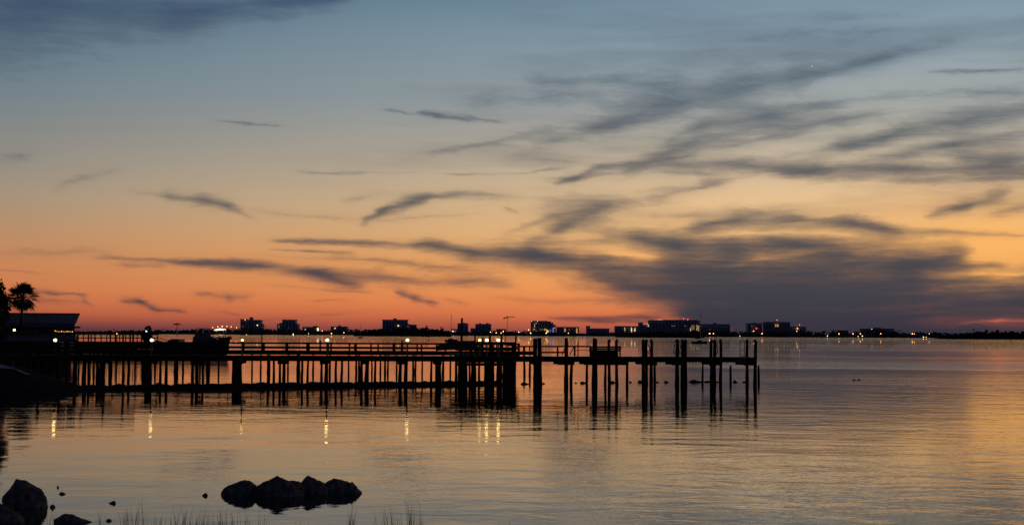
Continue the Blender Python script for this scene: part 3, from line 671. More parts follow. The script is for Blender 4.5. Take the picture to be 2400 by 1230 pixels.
# ------------------------------------------------------------------ piers
class Line:
    """A straight pier line between two photograph columns at given depths; local x runs along it, y away from the camera."""
    def __init__(s, px0, Y0, px1, Y1):
        s.A = at(px0, 783, Y0); s.B = at(px1, 783, Y1); s.A.z = s.B.z = 0
        s.d = (s.B - s.A); s.L = s.d.length; s.d.normalize(); s.n = Vector((-s.d.y, s.d.x, 0)); s.rz = math.atan2(s.d.y, s.d.x)
    def x(s, px, off=0.0):
        r = ray(px, 783); o = s.A + s.n * off
        den = r.x * s.d.y - r.y * s.d.x            # camera at the origin: t*r = o + u*d
        return (o.x * r.y - o.y * r.x) / -(s.d.x * r.y - s.d.y * r.x)
    def depth(s, px, off=0.0):
        return (s.A + s.n * off + s.d * s.x(px, off)).y
    def z(s, px, py, off=0.0): return at(px, py, s.depth(px, off)).z
def pile_mesh(r, top, cap=False, lean=0.0):
    b = MB(); zs = [-1.2, -.1, .35, .8, top * .5 + .5, top]
    zs = sorted(set(round(z, 3) for z in zs if z <= top))
    la = ru(0, 6.3); lx, ly = math.cos(la) * lean, math.sin(la) * lean
    wob = [(ru(-.012, .012), ru(-.012, .012)) for _ in zs]
    rr = [r * (1.0 + (.16 if -.2 < z < .7 else 0) * ru(.3, 1)) * (1 - .04 * i) for i, z in enumerate(zs)]
    b.tube([(lx * (z - 1) + w0, ly * (z - 1) + w1, z) for z, (w0, w1) in zip(zs, wob)], rr, 10, .05)
    return b
def add_pile(root, L, px, wpx, off, top, cap=False):
    x = L.x(px, off); r = max(.07, wpx / ppm(L.depth(px, off)) / 2 * 1.08)
    o = pile_mesh(r, top, lean=.018).build('pile', 'pile_wood', root, loc=(x, off, 0))
    if cap:
        c = MB().tube([(0, 0, 0), (0, 0, .05), (0, 0, .2)], [r * 1.12, r * 1.12, r * .25], 10)
        c.build('pile_cap_cone', 'roofing', o, loc=(0, 0, top + .002))
    return o
def planks(root, x0, x1, y0, y1, z, name='deck'):
    b = MB(); x = x0
    while x < x1:
        dz = ru(-.006, .006); b.box(x, x + .142, y0 + ru(-.03, .03), y1 + ru(-.03, .03), z - .045 + dz, z + dz); x += .15
    o = b.build(name, 'deck_wood', root); o['kind'] = 'stuff'
    return o

FL = Line(-260, 85.4, 1773, 90.0)
fp = thing('pier', 'nearer long wooden pier on paired piles, its end bare of rails', 'pier', FL.A, FL.rz)
DZ = 1.66                                           # deck top
planks(fp, 0, FL.x(1771), .0, 2.5, DZ)
for y in (.06, 1.2, 2.38): MB().box(0, FL.x(1771), y, y + .09, DZ - .30, DZ - .055).build('stringer', 'deck_wood', fp)
FRONT = [(45, 6, 1), (83, 6, 1), (101, 9, 0), (118, 12, 0), (177, 9, 1), (199, 10, 0), (209, 6, 1), (230, 8, 0), (238, 8, 0), (245, 7, 1), (290.6, 6, 1), (303, 6, 0), (345, 11, 0), (354, 7, 1), (377.5, 6, 1),
    (390.6, 7, 0), (452.5, 7, 1), (462.5, 8, 0), (476.6, 5.5, 1), (548.5, 8, 1), (556, 9, 0), (563.5, 9, 0), (629.5, 6, 1), (642.6, 6, 0), (657, 6, 1), (666.5, 8, 0), (709, 6, 1), (722.5, 5.5, 0), (754.6, 6, 1),
    (766, 9, 0), (788, 6, 1), (802, 6, 0), (848, 7, 1), (861, 10, 0), (880, 6, 1), (939, 8, 1), (952, 9, 0), (1011.6, 5.5, 1), (1023.8, 8, 0), (1031, 8, 0), (1076.7, 6, 1), (1085, 9, 0), (1092, 5, 1), (1101, 5, 0), (1113, 7, 1)]
for px, w_, row in FRONT: add_pile(fp, FL, px, w_, .25 if row == 0 else 2.2, DZ - .06)
TALL = [(1255.3, 9.5, 0, 793), (1264.8, 9.5, 0, 792), (1327.5, 8, 0, 792), (1339.5, 6, 1, 0), (1376, 5, 1, 0), (1391, 6.5, 0, 792), (1397, 6, 1, 793.5), (1419, 5, 1, 0), (1428, 6, 0, 797), (1445.3, 6, 0, 797), (1470, 5, 1, 0),
    (1508, 7, 0, 797), (1515, 6, 1, 797), (1526.5, 6.5, 0, 797), (1534.5, 5, 1, 0), (1587, 8, 0, 797), (1599.5, 7, 0, 797), (1606.5, 7, 1, 797), (1667.3, 6.5, 0, 797), (1674.5, 6.5, 1, 797), (1689, 6, 1, 797), (1750.6, 6, 1, 797), (1769.6, 7, 0, 797.5)]
for px, w_, row, ty in TALL:
    off = -.12 if (row == 0 and ty) else (2.62 if ty else 2.2)
    add_pile(fp, FL, px, w_ * 1.2, off, FL.z(px, ty, off) - (.0 if px < 1400 else .12) if ty else DZ - .06, cap=bool(ty) and px > 1400)
for a, c in ((330, 358), (447, 468), (545, 570), (651, 673), (750, 770), (845, 866), (933, 957), (1018, 1036), (1250, 1268), (1308, 1347), (1370, 1474), (1505, 1541), (1577, 1609), (1664, 1693), (1745, 1772), (228, 246), (98, 124)):
    xa, xc = FL.x(a), FL.x(c)
    for y in (.1, 2.2): MB().box(xa, xc, y, y + .16, DZ - .48, DZ - .303).build('cross_beam', 'deck_wood', fp)
# rails of the middle stretch
def fbar(pxa, pya, pxb, pyb, w, h, off, name, m='rail_wood'):
    a = Vector((FL.x(pxa, off), off, FL.z(pxa, pya, off))); c = Vector((FL.x(pxb, off), off, FL.z(pxb, pyb, off)))
    return MB().bar(a, c, w, h).build(name, m, fp)
fbar(1205, 811.5, 1384, 811.5, .12, .09, .12, 'handrail'); fbar(1266, 825.5, 1331, 825.5, .05, .10, .12, 'rail'); fbar(1347, 820.5, 1384, 820.5, .03, .03, .12, 'rail'); fbar(1205, 827, 1252, 827, .05, .22, .2, 'rail')
for px, w_, ty in ((1216, .13, 804), (1228.5, .13, 811), (1241.5, .07, 811), (1307, .10, 811), (1347, .10, 811), (1384, .10, 811)):
    fbar(px, ty, px, 834, w_, w_, .06, 'rail_post')
fbar(1317.5, 832, 1325, 812, .05, .05, .2, 'brace'); fbar(1335.5, 832, 1345, 812, .05, .05, .2, 'brace')
fbar(1354.8, 798, 1354.8, 843, .055, .055, -.1, 'ladder_post'); fbar(1345, 843, 1355, 843, .05, .05, -.1, 'ladder_rung'); fbar(1353.6, 800, 1356, 800, .12, .1, -.1, 'ladder_grip')
# swim ladder near the end
for px in (1734, 1744.5): fbar(px, 799, px, 850, .035, .035, -.16, 'ladder_post', 'aluminium')
for py in (799.5, 820, 834, 842, 849.5): fbar(1734, py, 1744.5, py, .03, .03, -.16, 'ladder_rung', 'aluminium')
for px, sgn in ((1520, 1), (1582, -1), (1594, 1), (1679, 1)):      # slack mooring lines hanging on the end piles
    b = MB(); p0 = Vector((FL.x(px, -.2), -.2, FL.z(px, 806, -.2)))
    b.tube([p0, p0 + Vector((.05 * sgn, -.02, -.25)), p0 + Vector((.1 * sgn, -.02, -.5)), p0 + Vector((.03 * sgn, 0, -.62)), p0 + Vector((-.04 * sgn, 0, -.4))], [.025] * 5, 5)
    b.build('rope', 'canvas', fp)

# boarded railing added to make the shore end denser and darker
for py, h_ in ((806, .10), (815, .16), (824, .14)):
    fbar(-255, py, 318, py, .05, h_, .14, 'rail')
x = 0.0
while x < FL.x(318):
    MB().box(x, x + ru(.10, .22), .06, .115, DZ, FL.z(150, ru(801, 805), .1)).build('rail_post', 'rail_wood', fp); x += ru(.5, 1.25)
# bench with a boarded back on the nearer pier
bx0, bx1 = FL.x(1381, .5), FL.x(1456, .5)
bo = FL.A + FL.d * bx0 + FL.n * .5
bench = thing('wooden_bench', 'dark boarded bench standing on the bare stretch of the nearer pier', 'bench', (bo.x, bo.y, DZ + .002), FL.rz)
BW = bx1 - bx0; zt = FL.z(1420, 810.5, .5) - DZ; zm = FL.z(1420, 824, .5) - DZ
for k in range(3):
    MB().box(0 if k < 2 else .02, BW - (.0 if k else .05), -.02, .02, zm + (zt - zm) * k / 3 + .008, zm + (zt - zm) * (k + 1) / 3 - .008).build('back_board', 'deck_wood', bench)
MB().box(.14, BW - .2, .05, .55, .26, .32).build('seat', 'deck_wood', bench)
MB().box(.14, BW - .2, .0, .04, .02, zm - .01).build('front_board', 'deck_wood', bench)
for x in (.16, BW * .5, BW - .25): MB().box(x, x + .08, .06, .52, 0, .258).build('leg', 'deck_wood', bench)
for x in (.05, BW - .10): MB().box(x, x + .08, .022, .10, 0, zt - .01).build('back_post', 'deck_wood', bench)

# pale panels near the shore end
px0_ = FL.x(138, 1.2); po = FL.A + FL.d * px0_ + FL.n * 1.2
ns = thing('panel_screen', 'two faint pale panels standing on the nearer pier by the shore', 'panel', (po.x, po.y, DZ + .002), FL.rz)
MB().box(0, .30, 0, .04, .12, .78).build('panel', 'panel_white', ns); MB().box(.62, .86, 0, .04, .05, .78).build('panel', 'panel_white', ns)
for x in (.34, .54, .9): MB().box(x, x + .06, 0, .06, 0, .85).build('post', 'rail_wood', ns)
MB().box(-.05, 1.0, .045, .09, .80, .88).build('top_rail', 'rail_wood', ns)

# farther pier with handrails
RL = Line(-260, 111.0, 1216, 113.0)
rp = thing('pier', 'farther wooden pier with double handrails along its whole length', 'pier', RL.A, RL.rz)
RZ = RL.z(800, 822)
planks(rp, 0, RL.L, 0, 2.6, RZ)
for y in (.05, 2.45): MB().box(0, RL.L, y, y + .1, RZ - .3, RZ - .05).build('stringer', 'deck_wood', rp)
zr1, zr2 = RL.z(800, 804.3), RL.z(800, 814.8)
for y in (.05, 2.5):
    MB().box(0, RL.L, y, y + .14, zr1 - .07, zr1 + .05).build('handrail', 'rail_wood', rp)
    MB().box(0, RL.L, y + .05, y + .09, zr2 - .08, zr2 + .07).build('rail', 'rail_wood', rp)
for y, o_ in ((.0, .4), (2.52, 1.35)):
    x = o_
    while x < RL.L:
        w_ = .13 if rnd() < .7 else .22
        MB().box(x, x + w_, y, y + .045, RZ - .2, zr1 - .073).build('rail_post', 'rail_wood', rp)
        x += 1.62 + ru(-.22, .22)
for px, ty, w_ in ((536, 795, .1), (751, 797, .12), (943, 797, .12), (703, 790, .03), (614, 783, .07), (1102, 790, .03), (1131.5, 790, .12), (1184.5, 788, .04)):
    x = RL.x(px, .1); MB().box(x - w_ / 2, x + w_ / 2, -.05, -.05 + w_, RZ - .1, RL.z(px, ty)).build('post', 'rail_wood', rp)
for px, w_ in ((100, 7), (158, 8), (260, 9), (339, 12), (414, 10), (489, 9), (630.5, 8), (700, 9), (774, 5), (835.5, 5), (842, 5), (903, 5), (910, 4.5), (969, 5), (974.5, 4.5), (1039, 5.5), (1150, 6), (1195, 6)) + tuple((px, ru(3, 4.6)) for px in (186, 221, 274, 318, 365, 430, 470, 514, 592, 612, 676, 735, 818, 872, 892, 930, 990, 1056)):
    add_pile(rp, RL, px, w_, .4, RZ - .05)
for px, w_, ty in ((1081, 6, 745), (1114, 4.5, 782), (1147.5, 5, 783), (1175, 5, 783), (1208, 4.5, 781)): add_pile(rp, RL, px, w_, -.2, RL.z(px, ty, -.2))

# mooring piles standing by themselves
def mooring(px, w_, ty, base_y, label):
    g = ground(px, base_y); q = ppm(g.y)
    o = pile_mesh(w_ / q / 2, at(px, ty, g.y).z, lean=.02).build('mooring_pile', 'pile_wood', loc=(g.x, g.y, 0))
    return tag(o, label, 'piling', 'lone pilings')
mooring(1228.5, 6, 838, 874, 'short lone pile just left of the double pier pile in the middle'); mooring(1242, 5.5, 838, 876, 'thin lone pile touching the double pier pile in the middle')
mooring(1647, 5, 855, 893, 'leftmost of three short stumps near the end of the pier'); mooring(1712, 5.5, 856, 893, 'middle one of three short stumps near the end of the pier')
mooring(1778, 5.5, 857, 894, 'stump leaning against the last pile of the pier'); mooring(134.5, 10, 851, 890, 'thick short pile beside the shore point at left')

# platform in the middle with a skiff on it
pc = at(1140, 783, 93.5)
pf = thing('landing_platform', 'dark boarded landing platform on a thicket of piles between the two piers', 'platform', (pc.x, 92.2, 0), FL.rz)
hw = 70 / ppm(94)
planks(pf, -hw, hw, 0, 12.5, DZ + .02)
for k in range(3): MB().box(-hw, hw, -.06, -.01, DZ - .62 + k * .2, DZ - .44 + k * .2).build('fascia_board', 'deck_wood', pf)
for k in range(13):
    x = -hw + .15 + k * (2 * hw - .3) / 12 + ru(-.1, .1)
    pile_mesh(ru(.07, .12) if k < 8 else ru(.12, .17), DZ - .05, lean=.015).build('pile', 'pile_wood', pf, loc=(x, .3 + (k % 3) * .9, 0))
for k in range(9):
    x = hw * .18 + k * hw * .8 / 8; pile_mesh(ru(.11, .15), DZ - .05, lean=.02).build('pile', 'pile_wood', pf, loc=(x, 4 + (k % 4) * 2, 0))
zt_ = at(1140, 803.5, 94).z
for k in range(11):
    x = -hw + .3 + k * (2 * hw - .6) / 10; MB().box(x, x + ru(.06, .14), .05, .11, DZ, zt_).build('rail_post', 'rail_wood', pf)
MB().box(-hw, hw, .03, .13, zt_ + .002, zt_ + .08).build('handrail', 'rail_wood', pf)
MB().box(-hw, hw, .06, .1, DZ + .30, DZ + .46).build('rail', 'rail_wood', pf)
MB().box(-hw * .2, hw, .112, .14, DZ + .02, DZ + .28).build('toe_board', 'rail_wood', pf)
g0 = at(1151, 800.5, 96); g1 = at(1206, 807.5, 96)
o0 = Vector((pc.x, 92.2, 0))
gw = thing('gangway', 'sloping gangway rail descending to the right behind the landing platform', 'gangway', (g0.x, 96, 0))
MB().bar((0, 0, g0.z - .05), (g1.x - g0.x, 0, g1.z - .05), .08, .12).build('handrail', 'rail_wood', gw)
MB().bar((0, .0, DZ + .10), (g1.x - g0.x, 0, DZ + .06), .6, .08).build('walkway', 'deck_wood', gw)
for t in (0, .25, .5, .75, 1): MB().bar(((g1.x - g0.x) * t, 0, DZ + .1), ((g1.x - g0.x) * t, 0, g0.z + (g1.z - g0.z) * t - .1), .07).build('rail_post', 'rail_wood', gw)

# ------------------------------------------------------------------ boats
def hull_mesh(L, B, H, sheer=.25, transom=.75, draft=.3, n=14, rk=.05):
    """Bow at +x, keel along x, origin amidships on the waterline."""
    b = MB(); vs = []; k = 7
    for i in range(n + 1):
        t = i / n; x = -L / 2 + L * t
        w = B / 2 * (transom + (1 - transom) * min(1, t / .45)) * (1 - max(0, (t - .45) / .55) ** 2.2)
        zt = H * (1 + sheer * (t - .3) ** 2 * 2.2 * (1 if t > .3 else .3)); rake = (t ** 3) * L * rk
        for j in range(k):
            a = j / (k - 1) * 2 - 1
            prof = 1 - abs(a) ** 2.2
            zz = zt - (zt + draft * (1 - t ** 4)) * prof
            fl = .72 + .28 * ((zz + draft) / (zt + draft))
            vs.append((x + rake * ((zz + draft) / (zt + draft)), (1 if a > 0 else -1) * w * abs(a) ** .6 * fl, zz))
    fs = [(i * k + j, (i + 1) * k + j, (i + 1) * k + j + 1, i * k + j + 1) for i in range(n) for j in range(k - 1)]
    fs.append(tuple(range(k))); fs += [(i * k, i * k + k - 1, (i + 1) * k + k - 1, (i + 1) * k) for i in range(n)]
    b.add(vs, fs)
    return b
def sailboat(label, px, base_y, hull_px, mast_top, mast_px, rz, L=7.5, cabin=True):
    g = ground(px, base_y); root = thing('sailboat', label, 'sailboat', (g.x, g.y, 0), rz, 'boats anchored in the bay')
    w_ = hull_px / ppm(g.y); Lh = w_ / max(.35, abs(math.cos(rz)))
    hull_mesh(Lh, Lh * .32, Lh * .13, draft=.25).build('hull', 'boat_dark', root, smooth=False)
    h = Lh * .13
    if cabin:
        cb = MB().add([(-.2 * Lh, -.1 * Lh, h - .02), (.18 * Lh, -.08 * Lh, h - .02), (.18 * Lh, .08 * Lh, h - .02), (-.2 * Lh, .1 * Lh, h - .02), (-.17 * Lh, -.08 * Lh, h + .09 * Lh), (.12 * Lh, -.06 * Lh, h + .08 * Lh), (.12 * Lh, .06 * Lh, h + .08 * Lh), (-.17 * Lh, .08 * Lh, h + .09 * Lh)],
                      [(4, 5, 6, 7), (0, 1, 5, 4), (1, 2, 6, 5), (2, 3, 7, 6), (3, 0, 4, 7)]).build('cabin', 'fibreglass', root)
        MB().box(-.12 * Lh, .06 * Lh, -.098 * Lh, .098 * Lh, h + .03 * Lh, h + .06 * Lh).build('window', 'glass', cb)
    mx_ = (at(mast_px, 783, g.y).x - g.x) / math.cos(rz); mz = at(mast_px, mast_top, g.y).z
    MB().tube([(mx_, 0, h), (mx_, 0, mz)], [.09, .06], 6).build('mast', 'aluminium', root)
    MB().tube([(mx_, 0, h + 1.1), (mx_ - Lh * .42, 0, h + 1.0)], [.06, .06], 6).build('boom', 'aluminium', root)
    MB().tube([(mx_ - .1, 0, h + 1.2), (mx_ - Lh * .2, 0, h + 1.25), (mx_ - Lh * .4, 0, h + 1.12)], [.16, .2, .08], 6).build('furled_sail', 'canvas', root)
    MB().bar((Lh * .49, 0, h * 1.2), (mx_, 0, mz - .2), .025).build('forestay', 'steel', root)
    MB().bar((-Lh * .49, 0, h), (mx_, 0, mz - .1), .025).build('backstay', 'steel', root)
    MB().bar((mx_ - .6, 0, mz * .6), (mx_ + .6, 0, mz * .6), .04).build('spreader', 'aluminium', root)
    return root
sailboat('sailboat with a tall bare mast anchored left of the slim block', 1058, 800.3, 26, 735.5, 1057.5, math.radians(42))
sailboat('tiny sailboat anchored off the left tip of the wooded islet', 844, 791.8, 13, 757, 844.5, math.radians(20))
sailboat('dark sailboat lying broadside beyond the bare pier end', 1639, 805, 36, 733, 1642, math.radians(6))
def cruiser(label, X, Y, rz, L, H, cat='motor yacht', fly=True, mast=0.0):
    root = thing('motor_yacht', label, cat, (X, Y, 0), rz, 'boats moored behind the piers')
    hull_mesh(L, L * .3, H, sheer=.55, draft=.5, rk=.13).build('hull', 'fibreglass', root)
    def house(x0, x1, w, z0, z1, rk0, rk1, name, m):
        return MB().add([(x0, -w, z0), (x1, -w * .8, z0), (x1, w * .8, z0), (x0, w, z0), (x0 + rk0, -w * .9, z1), (x1 - rk1, -w * .7, z1), (x1 - rk1, w * .7, z1), (x0 + rk0, w * .9, z1)],
                        [(0, 3, 2, 1), (4, 5, 6, 7), (0, 1, 5, 4), (1, 2, 6, 5), (2, 3, 7, 6), (3, 0, 4, 7)]).build(name, m, root)
    w = L * .12
    house(-L * .28, L * .2, w, H - .05, H + .85, .1, .9, 'cabin', 'fibreglass')
    house(-L * .25, L * .185, w * 1.02, H + .3, H + .68, .05, .35, 'window_band', 'glass')
    if fly:
        house(-L * .24, L * .02, w * .85, H + .853, H + 1.3, .0, .3, 'flybridge', 'fibreglass'); house(-L * .2, -L * .02, w * .8, H + 1.85, H + 1.95, 0, .1, 'bimini_top', 'canvas')
        for x in (-L * .2, -L * .03):
            for y in (-w * .7, w * .7): MB().bar((x, y, H + 1.2), (x, y, H + 1.85), .05).build('bimini_pole', 'aluminium', root)
    b = MB()
    for s_ in (-1, 1):
        b.tube([(L * .05, s_ * L * .13, H + .55), (L * .3, s_ * L * .085, H + .75), (L * .5, s_ * .02, H + .98)], [.025] * 3, 5)
        for t in (.1, .22, .34, .45): b.bar((L * t, s_ * L * .13 * (1 - t * 1.6), H * 1.05), (L * t, s_ * L * .13 * (1 - t * 1.6), H + .6 + t * .7), .03)
    b.build('bow_rail', 'aluminium', root)
    if mast:
        MB().bar((-L * .1, 0, H + 1.2), (-L * .1, 0, mast), .08).build('mast', 'aluminium', root)
        MB().box(-L * .1 - .35, -L * .1 + .35, -.35, .35, mast - .35, mast - .17).build('radar', 'fibreglass', root)
    return root
p = at(486, 783, 200); cruiser('large motor yacht with its flared bow pointing right, behind the piers', p.x, 200, math.radians(-36), 7.2, 1.62, fly=True)
p = at(408, 783, 207); cruiser('motor yacht with a small radar mast, left of the yacht with the flared bow', p.x, 207, math.radians(150), 5.4, 1.25, fly=False, mast=at(392, 755, 207).z)
sw = Line(-200, 186, 470, 192)
wall = thing('backing', 'low dark timber seawall under the marina dock', 'backing', sw.A, sw.rz)  # timber boards added as a dark mass behind the dock and piers
swz = sw.z(280, 806)
for k in range(3): MB().box(0, sw.L, 0, .12, -.4 + (swz + .4) * k / 3 + .01, -.4 + (swz + .4) * (k + 1) / 3).build('board', 'deck_wood', wall)
MB().box(0, sw.L, -.08, .35, swz + .003, swz + .12).build('coping', 'deck_wood', wall)
x = .5
while x < sw.L: pile_mesh(.16, swz + ru(.1, .5)).build('pile', 'pile_wood', wall, loc=(x, -.2, 0)); x += 2.4
# skiff on the landing platform
sk = at(1076, 783, 91); skiff = thing('skiff', 'dark upturned skiff at the left end of the landing platform', 'skiff', (sk.x - .15, 91.6, DZ + .62), math.pi)
skiff.rotation_euler = (math.pi, 0, math.pi)
hull_mesh(2.3, 1.0, .25, draft=.3).build('hull', 'boat_dark', skiff)
for x in (-.6, .1): MB().box(x, x + .18, -.4, .4, .12, .16).build('thwart', 'deck_wood', skiff)
# swim float off the yacht
g = at(525, 792, 190)
fl = thing('swim_float', 'low dark float on the water right of the flared yacht bow', 'float', (ground(525, 793).x, ground(525, 793).y, 0))
MB().box(-4, 4, -1.5, 1.5, -.2, .5).build('deck', 'boat_dark', fl); MB().box(-3.6, -.3, -1, 1, .502, .8).build('hatch', 'boat_dark', fl); MB().box(.3, 3.7, -1, 1, .502, .75).build('hatch', 'boat_dark', fl)
# channel markers
for px, ty, by, lab in ((1343.5, 786, 795, 'thin channel post in the bay above the pier handrail'), (1005.5, 788, 796, 'thin channel post in the bay below the right end of the wooded islet')):
    g = ground(px, by); mk = thing('channel_marker', lab, 'marker', (g.x, g.y, 0), group='channel markers')
    MB().tube([(0, 0, -.5), (0, 0, at(px, ty, g.y).z)], [.15, .12], 6).build('post', 'pile_wood', mk); MB().box(-.3, .3, -.16, -.12, at(px, ty, g.y).z - .5, at(px, ty, g.y).z).build('board', 'roofing', mk)

# ------------------------------------------------------------------ lamps on the piers
def pier_lamp(px, py, Y, base, m, r, label):
    p = at(px, py, Y); root = thing('lamp_post', label, 'lamp', (p.x, Y, base), group='globe lamps on the piers')
    h = p.z - base
    MB().tube([(0, 0, 0), (0, 0, h - r * .9)], [.05, .04], 8).build('post', 'steel', root)
    MB().tube([(0, 0, h - r * 1.1), (0, 0, h - r * .75)], [.07, .1], 8).build('collar', 'steel', root)
    ball('globe', m, r, root, (0, 0, h), 14, 8)
    MB().tube([(0, 0, h + r * .93), (0, 0, h + r * 1.15)], [.05, .02], 8).build('finial', 'steel', root)
ry = lambda px: FL.depth(px, .35)
for px, m, r, lab in ((355.5, 'lamp_white', .092, 'bright globe lamp on the nearer pier below the round tree'), (568, 'lamp_warm', .075, 'dim yellow globe lamp on the nearer pier below the stair-tower block'),
                      (767, 'lamp_white', .092, 'white globe lamp on the nearer pier below the low rooftop-box building'), (955, 'lamp_white', .092, 'white globe lamp on the nearer pier below the wide flat-roofed block'),
                      (1124.5, 'lamp_warm', .085, 'yellowish leftmost of three globe lamps by the landing platform'), (1141, 'lamp_white', .092, 'middle of three globe lamps by the landing platform'),
                      (1168, 'lamp_white', .092, 'rightmost of three globe lamps by the landing platform')):
    pier_lamp(px, 797, ry(px), DZ, m, r, lab)
pier_lamp(129.5, 797, FL.depth(129.5, .4), DZ, 'lamp_white', .092, 'globe lamp at the shore end of the nearer pier below the restaurant')
pier_lamp(33.5, 773, 118, 0.0, 'lamp_white', .092, 'high lamp beside the tree at the left edge')

# ------------------------------------------------------------------ waterfront restaurant and marina dock at the left
Yr = 165.0; q = ppm(Yr)
ro = at(175, 783, Yr); rest = thing('restaurant', 'dark waterfront restaurant with a flared metal roof at the left', 'building', (ro.x, Yr, 0), math.radians(17.0))
X = lambda px: (px - 175) / q
Z = lambda py: at(100, py, Yr).z
MB().box(X(-140), 0, 0, 9, Z(803), Z(757)).build('wall', 'siding', rest)
b = MB(); xa, xb, xc = X(-145), .1, .5; z0, z1_ = Z(758), Z(736)
b.add([(xa, -.2, z0), (xb, -.2, z0), (xc, -1.0, z1_), (xa, -1.0, z1_), (xa, 9.2, z0), (xb, 9.2, z0), (xc, 9.8, z1_), (xa, 9.8, z1_)],
      [(0, 1, 2, 3), (1, 5, 6, 2), (5, 4, 7, 6), (4, 0, 3, 7), (3, 2, 6, 7), (0, 4, 5, 1)])
rf = b.build('roof', 'metal_roof', rest)
x = xa + .1
while x < xb:
    MB().bar((x, -.22, z0), (x, -1.02, z1_), .05, .04).build('roof_seam', 'metal_roof', rf); x += .55
MB().box(xa, .52, -1.05, 9.85, z1_ + .002, z1_ + .11).build('roof_edge', 'roofing', rest)
MB().box(X(-140), .55, -2.4, -.003, Z(768.5), Z(764.5)).build('canopy', 'roofing', rest)
for k in range(9): MB().box(X(10 + k * 18), X(22 + k * 18), -.05, .05, Z(783), Z(771)).build('window', 'glass', rest)
MB().box(X(-140), .2, -4.5, -.006, Z(812), Z(803)).build('terrace', 'deck_wood', rest)
for k in range(4): MB().box(X(-140), .2, -4.45, -4.40, Z(800) + (Z(786) - Z(800)) * k / 4 + .01, Z(800) + (Z(786) - Z(800)) * (k + 1) / 4 - .01).build('screen_board', 'siding', rest)
for k in range(12):
    MB().tube([(X(-132 + k * 26), -4, -1), (X(-132 + k * 26), -4, Z(812) - .003)], [.16, .15], 8).build('pile', 'pile_wood', rest)
    MB().box(X(-132 + k * 26) - .05, X(-132 + k * 26) + .05, -4.39, -4.3, Z(803), Z(768.5)).build('canopy_post', 'rail_wood', rest) if k % 2 == 0 else None
MB().box(X(-140), -.3, 1, 8, -.5, Z(803) - .01).build('foundation', 'siding', rest)
so = Vector((ro.x, Yr, 0)) + Matrix.Rotation(math.radians(17.0), 3, 'Z') @ Vector((X(130), -2.5, Z(774)))
sl = thing('string_lights', 'row of small orange bulbs hung under the restaurant canopy', 'string lights', so, math.radians(17.0))
pts = [(131, 775), (135, 776), (139.5, 777), (145, 776), (149, 776.3), (153, 776.8), (157.5, 776), (161, 776.4), (165, 776.8), (169, 776.6)]
MB().tube([(X(a) - X(130), 0, Z(c) - Z(774) + .09) for a, c in pts], [.012] * len(pts), 4).build('cable', 'canvas', sl)
for i, (a, c) in enumerate(pts): ball('bulb', 'string_bulb', .03 if i % 3 else .042, sl, (X(a) - X(130), 0, Z(c) - Z(774)), 8, 5)

md = Line(150, 168, 372, 176)
dock = thing('marina_dock', 'distant railed marina dock with dim lamps, right of the restaurant', 'dock', md.A, md.rz)
mz = md.z(280, 803); planks(dock, 0, md.L, 0, 2, mz)
for py in (783.5, 791.5): MB().box(0, md.L, 0, .08, md.z(280, py) - .06, md.z(280, py) + .05).build('rail', 'rail_wood', dock)
x = 0
while x < md.L:
    w_ = ru(.08, .2); MB().box(x, x + w_, .09, .17, mz - .04, md.z(280, 783)).build('rail_post', 'rail_wood', dock); x += ru(.28, .8)
for k in range(8):
    pile_mesh(.14, mz - .05).build('pile', 'pile_wood', dock, loc=(k * md.L / 7.2 + .2, .6, 0))
for px, py, m, r, lab in ((223.5, 787.5, 'lamp_warm', .07, 'small yellow lamp at the left of the marina dock'), (332, 788, 'lamp_warm', .08, 'small yellow lamp at the right of the marina dock'), (274, 781.5, 'string_bulb', .06, 'small orange lamp over the middle of the marina dock'), (270, 787.5, 'string_bulb', .05, 'lower dim orange lamp at the middle of the marina dock')):
    pier_lamp(px, py, md.depth(px, .5), mz, m, r, lab)

# trees near the left edge
def leafy(name, label, px, py_top, Y, crown_r, hgt, n, base=0.0, cat='tree', spread=1.0, leaf=.16, lumps=9):
    g = at(px, 783, Y); root = thing(name, label, cat, (g.x, Y, base)); H = at(px, py_top, Y).z - base
    b = MB(); b.tube([(0, 0, -.3), (.05, 0, H * .3), (-.06, .05, H * .62)], [.2, .15, .09], 8)
    cs = []
    for k in range(lumps):
        a = k * 2.4; rr = crown_r * ru(.25, .8) * spread; z = H * ru(.45, .93) if k else H - crown_r * .45
        c = Vector((math.cos(a) * rr * (1 if k else .2), math.sin(a) * rr, z)); cs.append((c, crown_r * ru(.32, .52)))
        b.tube([(0, 0, H * ru(.25, .5)), c * .55 + Vector((0, 0, H * .2)), c], [.07, .045, .015], 5)
    b.build('trunk', 'bark', root)
    f = MB()
    for _ in range(n):
        c, r = cs[int(rnd() * len(cs))]
        d = Vector((ru(-1, 1), ru(-1, 1), ru(-1, 1)))
        if d.length > 1: d.normalize()
        p_ = c + d * r * (1.0 + (.35 if rnd() < .12 else 0)); s_ = leaf * ru(.6, 1.5)
        u_ = Vector((ru(-1, 1), ru(-1, 1), ru(-1, 1))).normalized(); v_ = u_.orthogonal().normalized()
        f.add([p_ - u_ * s_, p_ + v_ * s_ * .45, p_ + u_ * s_, p_ - v_ * s_ * .45], [(0, 1, 2, 3)])
    f.build('crown', 'foliage', root)
leafy('broadleaf_tree', 'dark broadleaf tree cut by the left edge of the picture', -22, 655, 96, 1.45, 6, 5200, base=-.2, lumps=13, leaf=.13)
leafy('round_tree', 'small round dark tree behind the marina dock with a green light', 345, 763.5, 180, .85, 4, 2200, lumps=9, leaf=.1, spread=.8)
g = at(343, 776, 178)
